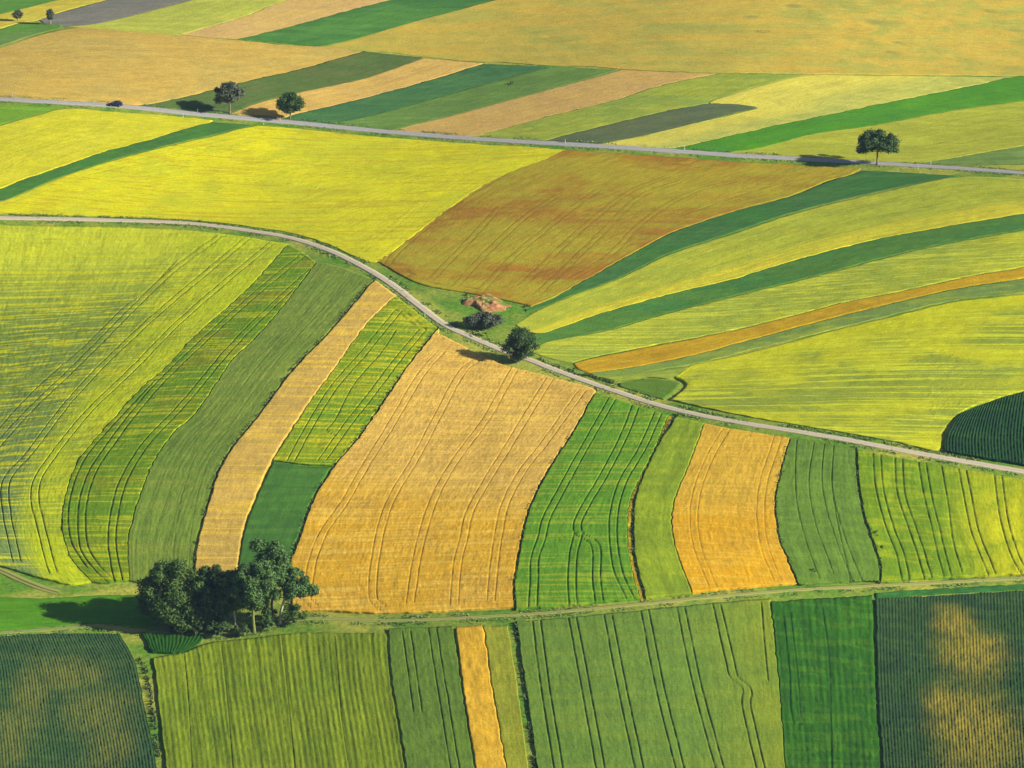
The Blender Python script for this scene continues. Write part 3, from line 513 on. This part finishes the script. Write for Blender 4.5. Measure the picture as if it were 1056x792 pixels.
F_('maize_crop','dark rowed maize with two large yellow-brown weedy patches in the bottom right corner',
   [(901,617),(903,701),(908.5,792),(912,850)],[(1200,600),(1205,701),(1210,792),(1213,850)],(42,82,54),c1=(56,96,50),c2=(76,112,56),h=1.2,du=.15,dv=.3,rows=.75,rowh=.22,c=('R3',13),d=[(1060,850)],ga=.4,row=.3,streak=.3,
   blobs=[(1003,672,9,15),(985,645,6,12),(1008,755,11,30),(975,725,5,12)],blobc=(150,134,56))
F_('grass_margin','dark green uncut margin above the patchy maize in the bottom right corner',[(901,616),(974,611),(1056,607),(1200,600)],[(901,610),(974,605.5),(1056,601),(1200,594)],(50,122,56),c1=(44,108,66),h=.5,du=.3,rough=.15)

# ------------------------------------------------------------------ trees and bushes
def leaf_mat(name, a, b, c):
    s = NT(name, .7, .25); n = s.noise(s.pos, .45, 3, .6); n2 = s.noise(s.pos, 3.0, 2, .6)
    col = s.mix(s.rng(n, .38, .62), a + (1,), b + (1,)); col = s.mix(s.math('MULTIPLY', s.rng(n2, .45, .7), .6), col, c + (1,)); s.color(col)
    tr = s.n.new('ShaderNodeBsdfTranslucent'); s.l.new(col, tr.inputs[0]); mx = s.n.new('ShaderNodeMixShader'); mx.inputs[0].default_value = .08
    out = s.n['Material Output']; s.l.new(s.b.outputs[0], mx.inputs[1]); s.l.new(tr.outputs[0], mx.inputs[2]); s.l.new(mx.outputs[0], out.inputs[0]); return s.m
L_oak = leaf_mat('oak_leaves', (.05, .115, .018), (.085, .155, .025), (.14, .19, .04))
L_dark = leaf_mat('dark_leaves', (.04, .09, .022), (.065, .125, .03), (.10, .16, .045))
L_ash = leaf_mat('ash_leaves', (.055, .13, .028), (.085, .17, .035), (.13, .20, .05))
L_grey = leaf_mat('grey_leaves', (.075, .105, .06), (.105, .125, .075), (.15, .16, .10))
L_weed = leaf_mat('weed_leaves', (.05, .10, .03), (.07, .12, .03), (.11, .14, .04))
BARK = plain_mat('bark', (.20, .165, .12), .9, .1, var=.35, sc_=1.5, bump=.6)
BARKP = plain_mat('pale_bark', (.42, .39, .30), .9, .1, var=.3, sc_=1.5, bump=.6)
IVY = plain_mat('ivy_bark', (.17, .20, .05), .9, .1, var=.4, sc_=2, bump=.6)
def tube(V, F, pts, rad, k=8):
    pts = np.array(pts, float); base = len(V)
    for i, p in enumerate(pts):
        t = pts[min(i + 1, len(pts) - 1)] - pts[max(i - 1, 0)]; t /= np.linalg.norm(t) + 1e-9
        n = np.cross(t, [0.3, 1, .1]); n /= np.linalg.norm(n); m = np.cross(t, n)
        for j in range(k):
            a = 2 * math.pi * j / k; V.append(p + rad[i] * (math.cos(a) * n + math.sin(a) * m))
    for i in range(len(pts) - 1):
        for j in range(k):
            F.append((base + i * k + j, base + i * k + (j + 1) % k, base + (i + 1) * k + (j + 1) % k, base + (i + 1) * k + j))
def leaves(cs, rs, n, size, g, flatten=.8):
    cs = np.array(cs, float); rs = np.array(rs, float); wgt = rs ** 2; k = g.choice(len(cs), n, p=wgt / wgt.sum())
    d = g.normal(size=(n, 3)); d /= np.linalg.norm(d, axis=1)[:, None]
    rad = rs[k] * (g.random(n) ** .45) * (.78 + .36 * g.random(n)); stray = g.random(n) < .08; rad[stray] *= 1.3
    P = cs[k] + d * rad[:, None] * [1, 1, flatten]
    nn = d * .9 + g.normal(size=(n, 3)) * .6 + [0, 0, .25]; nn /= np.linalg.norm(nn, axis=1)[:, None]
    a = np.cross(nn, g.normal(size=(n, 3))); a /= np.linalg.norm(a, axis=1)[:, None]; b = np.cross(nn, a)
    s1 = (size * (.5 + .8 * g.random(n)))[:, None]; s2 = s1 * (.5 + .4 * g.random(n))[:, None]
    V = np.stack([P - a * s1 * .5, P + b * s2 * .5 + nn * s1 * .08, P + a * s1 * .5, P - b * s2 * .5 + nn * s1 * .08], 1).reshape(-1, 3)
    V[:, 2] = np.maximum(V[:, 2], .03)
    return V, np.arange(4 * n).reshape(n, 4)
def place(px, py):
    x, y = ground([(px, py)])[0]; return (float(x), float(y), float(H(x, y)))
def tree(name, label, px, py, height, rx, zlow, mat, bark=BARK, n=5000, size=.45, lobes=16, lobe=.42, off=(0, 0), tr=.35, seed=1, extra=(), cat='tree', group=None, ry=None, topw=.8, trunk=True, base_z=0):
    g = np.random.default_rng(seed); loc = place(px, py); t = thing(name, label, cat, loc, 0, group); ry = ry or rx
    zc = (height + zlow) / 2; rz = (height - zlow) / 2; cs, rs = [], []
    for i in range(lobes):
        zz = 1 - 2 * (i + .5) / lobes; th = i * 2.39996 + g.random() * .7; rr = math.sqrt(1 - zz * zz)
        r = lobe * min(rx, max(rz, rx * .6)) * (.5 + .75 * g.random()); k = .6 + .3 * g.random()
        w_ = 1 if zz < 0 else topw + (1 - topw) * (1 - zz)
        cs.append((off[0] + rr * math.cos(th) * max(.2, rx - r) * w_ * k / .72, off[1] + rr * math.sin(th) * max(.2, ry - r) * w_ * k / .72, zc + zz * max(.1, rz - r * .8))); rs.append(r)
    if lobes > 12: cs.append((off[0], off[1], zc)); rs.append(.6 * min(rx, rz)); cs.append((off[0] + .25 * rx, off[1], zc - .3 * rz)); rs.append(.42 * min(rx, rz)); n = int(n * 1.3)
    for (ex, ey, ez, er) in extra: cs.append((ex, ey, ez)); rs.append(er)
    if trunk:
        V, F = [], []; zt = max(zlow + rz * .5, height * .35)
        tip = np.array([off[0] * .8, off[1] * .8, zt]); P = [np.array([0, 0, -.3]), np.array([0, 0, .15]), tip * [.2, .2, 0] + [g.normal() * .15, g.normal() * .15, zt * .35], tip * [.5, .5, 0] + [g.normal() * .2, 0, zt * .7], tip]
        tube(V, F, P, [tr * 1.7, tr * 1.15, tr * .9, tr * .78, tr * .6])
        for c, r in zip(cs, rs):
            c = np.array(c); s0 = P[3] + (P[4] - P[3]) * g.random() if c[2] > zt * .8 else P[3]
            m = (s0 + c) / 2 + [0, 0, -.1 * np.linalg.norm(c - s0)]; m[2] = max(m[2], .5)
            tube(V, F, [s0, m, c], [tr * .38, tr * .24, tr * .08], 5)
        mesh_np('trunk', V, F, bark, t)
    LV, LF = leaves(cs, rs, n, size, g); mesh_np('crown', LV, LF, mat, t, smooth=False); return t
G2 = 'trees along the upper road'; G3 = 'trees of the dense group by the dirt track'
tree('roadside_tree','lone round-topped tree with a bare trunk by the upper road, left of the bushier one',237,117,10,4.6,3.4,L_grey,n=6000,size=.5,seed=33,tr=.32,lobes=24,lobe=.46,topw=.7,group=G2,extra=[(-3.4,0,4.2,1.4)])
tree('roadside_tree','bushy low-crowned roadside tree at the lower end of the teal green strip',299,122.5,8.3,4.5,1.7,L_dark,n=6000,size=.5,seed=4,tr=.22,lobes=22,lobe=.46,group=G2)
tree('spreading_tree','lone spreading umbrella-shaped tree at the near edge of the upper road, right side',904.5,170,10.8,6.1,4.3,L_dark,n=9000,size=.5,seed=8,tr=.3,lobes=24,lobe=.5,topw=.62,group=G2,extra=[(-5,0,4.6,1.5),(5.2,.5,4.5,1.3),(-3.6,-1,4.9,1.4),(3.4,-1,5,1.4)])
tree('small_tree','small rounded grey-green tree at the far left, nearest the top left corner',18.5,21.5,3.7,1.9,.6,L_grey,n=1500,size=.42,seed=5,tr=.1,lobes=12,lobe=.6,cat='tree',group='two small far trees')
tree('small_tree','small upright grey tree with a pale stem, second from the top left corner',52,25,5.2,1.4,1.3,L_grey,BARKP,n=1400,size=.42,seed=6,tr=.12,lobes=12,lobe=.65,cat='tree',group='two small far trees')
tree('field_tree','big dense dark tree overhanging the farm road in the middle',533,374,9.8,4.5,.9,L_dark,n=11000,size=.42,seed=7,tr=.35,lobes=22,lobe=.4,off=(1.1,.3),extra=[(-.4,-.8,2,1.8),(-2.6,0,4.2,1.8),(.8,0,1.9,1.6)])
tree('bush','broad grey-green bush between the rubble heap and the farm road',499,338.5,4.6,5.2,.2,L_grey,n=8000,size=.42,seed=10,lobes=20,lobe=.5,trunk=False,cat='bush',ry=3.2)
tree('bush','small low bush at the kerb just below the broad grey-green bush',491,346,1.6,1.5,.1,L_weed,n=420,size=.3,seed=11,lobes=6,trunk=False,cat='bush')
tree('bush','tiny leafy bush at the kerb, halfway between the broad bush and the big dense tree',500,347,1.2,1.0,.1,L_weed,n=260,size=.28,seed=12,lobes=5,trunk=False,cat='bush')
tree('oak_tree','massive rounded tree at the left end of the group, leafy down to the ground',180,646,17,8.8,.4,L_oak,n=30000,size=.5,seed=21,tr=.5,lobes=34,lobe=.3,group=G3,ry=6.5,extra=[(-6.5,-1,5,2.4),(2,-4,2.6,2.3),(5,-3,4,2.5),(-1,-4,4.5,2.4)])
tree('oak_tree','shadowed dark tree in the middle of the group, right of the massive rounded one',221,645,15.6,5.2,.8,L_dark,n=15000,size=.52,seed=22,tr=.35,lobes=24,lobe=.34,group=G3)
tree('oak_tree','slim pale-stemmed tree of the group, left of the tree with the ivy-green trunk',243,650,15.5,4.4,4.8,L_oak,BARKP,n=11000,size=.52,seed=23,tr=.24,lobes=18,lobe=.36,group=G3,ry=4)
tree('ash_tree','front tree of the group with a bright ivy-green trunk and hanging crown',262,651.5,17.8,6.4,5.6,L_ash,IVY,n=20000,size=.52,seed=24,tr=.42,lobes=26,lobe=.33,group=G3,ry=5)
tree('ash_tree','tallest airy tree rising behind the others in the group, topped by a small round head',281,640,20.8,4.3,8,L_ash,n=12000,size=.52,seed=25,tr=.35,lobes=18,lobe=.42,group=G3,topw=.9,extra=[(-3.2,0,19.2,1.9),(2.5,0,14,2.4)])
tree('ash_tree','rightmost tree of the group, white trunk, crown leaning towards the golden wheat',288.5,643.5,14.2,5.4,6.6,L_ash,BARKP,n=14000,size=.52,seed=26,tr=.36,lobes=22,lobe=.36,off=(2.4,0),group=G3,extra=[(7.6,0,8.6,1.7)])
for i,(bx,by,hh,rr,lab) in enumerate([(204,653,3.2,2.8,'low bush in front of the massive rounded tree of the group'),(226,654.5,3.8,3.2,'purplish undergrowth bush in front of the shadowed dark tree'),(250,654,2.4,2.2,'small undergrowth bush between the pale-stemmed and the ivy-trunked trees'),(275,648,3.4,2.0,'bright leafy bush between the ivy-green and the white trunks'),(303,642,4.8,3.3,'rounded leafy bush at the right foot of the tree group'),(190,652,2.2,2.3,'low dark scrub at the near left foot of the massive rounded tree'),(270,641,5.5,4.2,'shaded thicket behind the ivy-green trunk of the tree group')]):
    tree('bush',lab,bx,by,hh,rr,.1,[L_weed,L_dark,L_weed,L_ash,L_oak,L_dark,L_dark][i],n=3000,size=.4,seed=40+i,lobes=10,lobe=.5,trunk=False,cat='bush',group='undergrowth of the tree group')
# the low hedge by the farm road
def hedge(name, label, pix, r, n, mat, cat):
    P = resample(ground(pix), 9); c0 = P.mean(0); loc = (float(c0[0]), float(c0[1]), float(H(*c0))); t = thing(name, label, cat, loc)
    g = np.random.default_rng(77); cs = [(p[0] - loc[0], p[1] - loc[1], float(H(*p)) - loc[2] + r * .55) for p in P]
    LV, LF = leaves(cs, [r * (.8 + .4 * g.random()) for _ in cs], n, .3, g); LV[:, 2] += 0
    mesh_np('foliage', LV, LF, mat, t, smooth=False); 
    for c in cs[::3]:
        V, F = [], []; tube(V, F, [(c[0], c[1], c[2] - r * .9), (c[0] + .1, c[1], c[2])], [.05, .03], 5); mesh_np('stem', V, F, BARK, t)
    return t
def tufts(name, lines, n, hgt, spread, mat, seed, kind='stuff'):
    g = np.random.default_rng(seed); Q = []
    for pts, off in lines:
        q = ground(catmull(pts)); q = resample(q, max(8, int(length(q) / .7))); T = np.gradient(q, axis=0); T /= np.linalg.norm(T, axis=1)[:, None]; N = np.stack([-T[:, 1], T[:, 0]], 1); Q.append(q + N * off)
    Q = np.concatenate(Q); k = g.integers(0, len(Q), n); P = Q[k] + g.normal(size=(n, 2)) * spread
    den = vnoise(P[:, 0] / 3.0, P[:, 1] / 3.0, seed) + .75 * vnoise(P[:, 0] / 9.0, P[:, 1] / 9.0, seed + 1); P = P[den > -.12]; n = len(P)
    hh = hgt * (.4 + .9 * g.random(n)); a = g.random(n) * 6.28; ww = .22 + .3 * g.random(n); lx, ly = np.cos(a) * ww / 2, np.sin(a) * ww / 2; tx = g.normal(size=(n, 2)) * .3 + [-.05, -.12]; z = H(P[:, 0], P[:, 1])
    V = np.stack([np.c_[P[:, 0] - lx, P[:, 1] - ly, z - .02], np.c_[P[:, 0] + lx, P[:, 1] + ly, z - .02], np.c_[P[:, 0] + lx * .6 + tx[:, 0], P[:, 1] + ly * .6 + tx[:, 1], z + hh], np.c_[P[:, 0] - lx * .6 + tx[:, 0], P[:, 1] - ly * .6 + tx[:, 1], z + hh]], 1).reshape(-1, 3)
    return tag(mesh_np(name, V, np.arange(4 * n).reshape(n, 4), mat, smooth=False), kind=kind)
L_verge = leaf_mat('verge_blades', (.12, .24, .05), (.18, .28, .06), (.28, .30, .10))
tufts('verge_grass', [(R1, 2.6), (R1, -2.6), (R1, 2.6)], 7000, .22, .4, L_verge, 91)
tufts('verge_grass', [(R2, 2.4), (R2, 2.6), (R2, -2.3)], 13000, .26, .5, L_verge, 92)
tufts('verge_grass', [(R3, 1.7), (R3, -1.7)], 8000, .2, .5, L_verge, 93)
tufts('weedy_margin', [(e23, 0), (e45, 0), (e56, 0), (e67, 0), (e910, 0), (e89, 0), ([(532,640),(541,701),(552,792),(560,850)], 0), (a12, 0)], 8000, .55, .22, L_weed, 94)
hedge('hedge','low black-green hedge along the farm road, left of the little dark green plot',[(604,387),(618,391),(632,395.5)],.55,900,L_dark,'hedge')
for (bx,by,hh,rr,lab) in [(483,305,.9,1.0,'small dark weed tuft above the rubble heap at the edge of the brown field'),(543,317,.8,.8,'small dark weed tuft at the lower right tip of the brown field'),(528,87,1.0,.8,'tiny dark bush alone in the mid green strip beyond the upper road'),(901,552,1.0,1.6,'sprawling weed tuft on the edge between the grey-green and the bright green fields'),(908,566,.9,.9,'lower of the weed tufts on the edge between the grey-green and the bright green fields'),(838,590,.9,.9,'single weed tuft in the bottom left of the grey-green field'),(590,382.5,.8,1.3,'low kerbside weed tuft between the big dense tree and the black-green hedge')]:
    tree('weed_tuft',lab,bx,by,hh,rr,.1,L_dark,n=260,size=.26,seed=int(bx),lobes=5,lobe=.5,trunk=False,cat='weeds',group='weed tufts on the field edges')

# ------------------------------------------------------------------ rubble heap
def heap():
    x0, y0, z0 = place(495, 313); n = 60; V = []; F = []
    r_ = np.linspace(0, 1, 22); th = np.linspace(0, 2 * math.pi, n, endpoint=False)
    for r in r_:
        for t in th:
            w_ = 1 + .35 * vnoise(math.cos(t) * 2.2 + 5, math.sin(t) * 2.2 + 5, 2); w_ = w_ * (1 + .5 * float(vnoise(t * 2.5, 3, 1))); x = x0 + r * 6.0 * w_ * math.cos(t) + r * r * 1.5 ; y = y0 + r * 7.0 * w_ * math.sin(t) - r * math.cos(t) * 1.5
            q = (1 - r ** 1.7); z = q * (.75 + 1.9 * max(0, float(vnoise(x / 2.6, y / 3, 9)) + .2)) + q * .5 * float(vnoise(x / .8, y / .8, 4)) + .06
            V.append((x, y, float(H(x, y)) + z * (r < .999) - .1 * (r > .98)))
    for i in range(len(r_) - 1):
        for j in range(n): F.append((i * n + j, (i + 1) * n + j, (i + 1) * n + (j + 1) % n, i * n + (j + 1) % n))
    s = NT('rubble_earth', .95, .05); nn = s.noise(s.pos, .6, 4, .7); n2 = s.noise(s.pos, .25, 3, .6)
    c = s.mix(s.lrng(nn, .32, .68), alb((150, 92, 66)), alb((222, 168, 120))); c = s.mix(s.rng(n2, .46, .58), c, alb((120, 145, 66))); s.color(c); s.bump(nn, .8, .3)
    t = thing('rubble_heap', 'low reddish heap of earth and rubble in the green corner under the brown field', 'earth heap', (x0, y0, z0))
    mesh_np('earth', np.array(V) - [x0, y0, z0], F, s.m, t, smooth=False)
    g = np.random.default_rng(5); sm = plain_mat('stone', (.42, .32, .24), .9, .1, var=.3)
    for k in range(14):
        a = g.random() * 6.28; r = .2 + .7 * g.random(); x, y = x0 + 5.5 * r * math.cos(a), y0 + 6 * r * math.sin(a); sz = .2 + .35 * g.random(); bm = bmesh.new()
        m = Matrix.Translation((x - x0, y - y0, float(H(x, y)) - z0 + (1 - r) * .9 + .15)) @ Matrix.Rotation(g.random() * 3, 4, (.3, .5, .8)) @ Matrix.Diagonal((sz, sz * .7, sz * .5, 1))
        bmesh.ops.create_icosphere(bm, subdivisions=1, radius=1, matrix=m); bm_obj('stone', bm, sm, t)
heap()

# ------------------------------------------------------------------ the dark car
def car():
    x, y, z = place(119, 109.4); T = ground([(112, 108.9), (126, 109.9)]); ang = math.atan2(*(T[0] - T[1])[::-1])
    t = thing('car', 'dark blue-black hatchback driving left on the upper road', 'car', (x, y, z + .09), ang)
    paint = plain_mat('dark_car_paint', (.018, .015, .045), .25, .5, 0, .1); glass = plain_mat('car_glass', (.02, .025, .03), .05, .8, 0, .05)
    rub = plain_mat('tyre_rubber', (.02, .02, .02), .8); met = plain_mat('rim_alloy', (.5, .5, .52), .35, .5, .8); lamp = plain_mat('lamp_lens', (.75, .75, .72), .1, .6); red = plain_mat('tail_lens', (.4, .02, .02), .2, .5); trim = plain_mat('black_trim', (.03, .03, .03), .6)
    def loft(secs, mat, name, par, smooth=True):     # secs: x, [(y,z)...]
        bm = bmesh.new(); rings = [[bm.verts.new((xx, yy, zz)) for yy, zz in pr] for xx, pr in secs]
        for r0, r1 in zip(rings[:-1], rings[1:]):
            for i in range(len(r0)): bm.faces.new((r0[i], r0[(i + 1) % len(r0)], r1[(i + 1) % len(r0)], r1[i]))
        bm.faces.new(rings[0]); bm.faces.new(rings[-1][::-1]); return bm_obj(name, bm, mat, par, smooth)
    def sec(w_, z0, zs, zt, tw_): return [(-w_ * .94, z0), (w_ * .94, z0), (w_, z0 + .25), (w_ * .98, zs), (tw_, zt), (-tw_, zt), (-w_ * .98, zs), (-w_, z0 + .25)]
    B = [(2.1, sec(.62, .32, .52, .58, .5)), (2.0, sec(.78, .22, .6, .68, .62)), (1.55, sec(.86, .2, .72, .82, .7)), (1.0, sec(.88, .2, .82, .92, .74)), (.85, sec(.88, .2, .86, .96, .76)), (-.9, sec(.88, .2, .9, .98, .78)), (-1.75, sec(.87, .2, .92, 1.0, .76)), (-2.05, sec(.8, .26, .85, .95, .7)), (-2.12, sec(.7, .4, .7, .8, .6))]
    body = loft(B, paint, 'body', t)
    cab = loft([(.95, [(-.74, .9), (.74, .9), (.72, .93), (-.72, .93)]), (.2, [(-.78, .92), (.78, .92), (.6, 1.4), (-.6, 1.4)]), (-.6, [(-.78, .94), (.78, .94), (.62, 1.44), (-.62, 1.44)]), (-1.4, [(-.76, .96), (.76, .96), (.6, 1.38), (-.6, 1.38)]), (-1.85, [(-.72, .96), (.72, .96), (.66, 1.0), (-.66, 1.0)])], glass, 'window_glass', t, False)
    loft([(.22, [(-.6, 1.38), (.6, 1.38), (.56, 1.42), (-.56, 1.42)]), (-.6, [(-.63, 1.42), (.63, 1.42), (.58, 1.475), (-.58, 1.475)]), (-1.45, [(-.61, 1.36), (.61, 1.36), (.56, 1.41), (-.56, 1.41)])], paint, 'roof', t)
    for sx_ in (1, -1):
        bm = bmesh.new(); bmesh.ops.create_cube(bm, size=1, matrix=Matrix.Translation((1.92, .55 * sx_, .58)) @ Matrix.Diagonal((.22, .3, .14, 1))); bmesh.ops.bevel(bm, geom=bm.edges[:], offset=.03, segments=2); bm_obj('headlight', bm, lamp, t)
        bm = bmesh.new(); bmesh.ops.create_cube(bm, size=1, matrix=Matrix.Translation((-2.03, .6 * sx_, .8)) @ Matrix.Diagonal((.18, .22, .2, 1))); bmesh.ops.bevel(bm, geom=bm.edges[:], offset=.03, segments=2); bm_obj('taillight', bm, red, t)
        bm = bmesh.new(); bmesh.ops.create_cube(bm, size=1, matrix=Matrix.Translation((.62, .96 * sx_, .97)) @ Matrix.Diagonal((.14, .18, .13, 1))); bmesh.ops.bevel(bm, geom=bm.edges[:], offset=.03, segments=2); bm_obj('wing_mirror', bm, paint, t)
        for wx in (1.32, -1.28):
            W_ = bpy.data.objects.new('wheel', None); COL.objects.link(W_); W_.parent = t; W_.location = (wx, .8 * sx_, .31)
            bm = bmesh.new(); bmesh.ops.create_cone(bm, cap_ends=True, segments=24, radius1=.31, radius2=.31, depth=.2, matrix=Matrix.Rotation(R(90), 4, 'X')); bmesh.ops.bevel(bm, geom=[e for e in bm.edges if len(e.link_faces) == 2 and any(len(f.verts) > 4 for f in e.link_faces)], offset=.03, segments=2); bm_obj('tyre', bm, rub, W_)
            bm = bmesh.new(); bmesh.ops.create_cone(bm, cap_ends=True, segments=12, radius1=.19, radius2=.19, depth=.22, matrix=Matrix.Rotation(R(90), 4, 'X')); bm_obj('rim', bm, met, W_)
    for bx_ in (2.06, -2.12):
        bm = bmesh.new(); bmesh.ops.create_cube(bm, size=1, matrix=Matrix.Translation((bx_, 0, .36)) @ Matrix.Diagonal((.12, 1.4, .16, 1))); bmesh.ops.bevel(bm, geom=bm.edges[:], offset=.03, segments=2); bm_obj('bumper', bm, trim, t)
car()

# ------------------------------------------------------------------ white roadside posts
PW = plain_mat('white_post', (.8, .8, .78), .5, .3, var=.04); PB = plain_mat('post_band', (.03, .03, .03), .5); PR_ = plain_mat('post_reflector', (.6, .6, .55), .2, .6)
def post():
    t = thing('roadside_post', 'x', 'road post', (0, 0, 0), 0, 'white posts along the upper road')
    bm = bmesh.new(); lo_ = [(-.09, -.06), (.09, -.06), (.07, .07), (-.07, .07)]
    a = [bm.verts.new((x * 1.15, y * 1.15, -.1)) for x, y in lo_]; b = [bm.verts.new((x, y, 1.0 + (.06 if y > 0 else -.04))) for x, y in lo_]
    for i in range(4): bm.faces.new((a[i], a[(i + 1) % 4], b[(i + 1) % 4], b[i]))
    bm.faces.new(b); bm.faces.new(a); bm_obj('post', bm, PW, t)
    bm = bmesh.new(); bmesh.ops.create_cube(bm, size=1, matrix=Matrix.Translation((0, 0, .78)) @ Matrix.Diagonal((.2, .17, .2, 1))); bd = bm_obj('band', bm, PB, t)
    bm = bmesh.new(); bmesh.ops.create_cube(bm, size=1, matrix=Matrix.Translation((0, -.09, .78)) @ Matrix.Diagonal((.05, .02, .14, 1))); bm_obj('reflector', bm, PR_, bd); return t
p0 = post()
for i, (px_, py_, lab) in enumerate([(13,100,'leftmost white roadside post, near the left edge of the view'),(204,115.8,'white roadside post on the far verge, in the shadow just left of the round-topped tree'),(189,121.5,'white roadside post on the near verge, left of the teal strip'),(289,124,'white roadside post on the far verge at the foot of the bushy roadside tree'),(272,128.7,'white roadside post on the near verge, between the two roadside trees'),(583,147.6,'white roadside post at the lower tip of the dark slate strip'),(706,154.6,'white roadside post at the lower end of the long bright green strip'),(947,174.7,'white roadside post on the near verge, right of the lone spreading tree'),(960,169.6,'white roadside post on the far verge, right of the lone spreading tree')]):
    o = p0 if i == 0 else copy_tree(p0); o.location = place(px_, py_); o['label'] = lab

# ------------------------------------------------------------------ the air
bm = bmesh.new(); bmesh.ops.create_cube(bm, size=1, matrix=Matrix.Translation((0, 3000, 242)) @ Matrix.Diagonal((26000, 30000, 560, 1)))
hm = bpy.data.materials.new('haze'); hm.use_nodes = True; hn = hm.node_tree; hn.nodes.remove(hn.nodes['Principled BSDF'])
pv = hn.nodes.new('ShaderNodeVolumePrincipled'); pv.inputs['Density'].default_value = .000024; pv.inputs['Color'].default_value = (.36, .56, 1, 1); pv.inputs['Anisotropy'].default_value = 0
hn.links.new(pv.outputs[0], hn.nodes['Material Output'].inputs['Volume'])
tag(bm_obj('haze', bm, hm), kind='stuff')
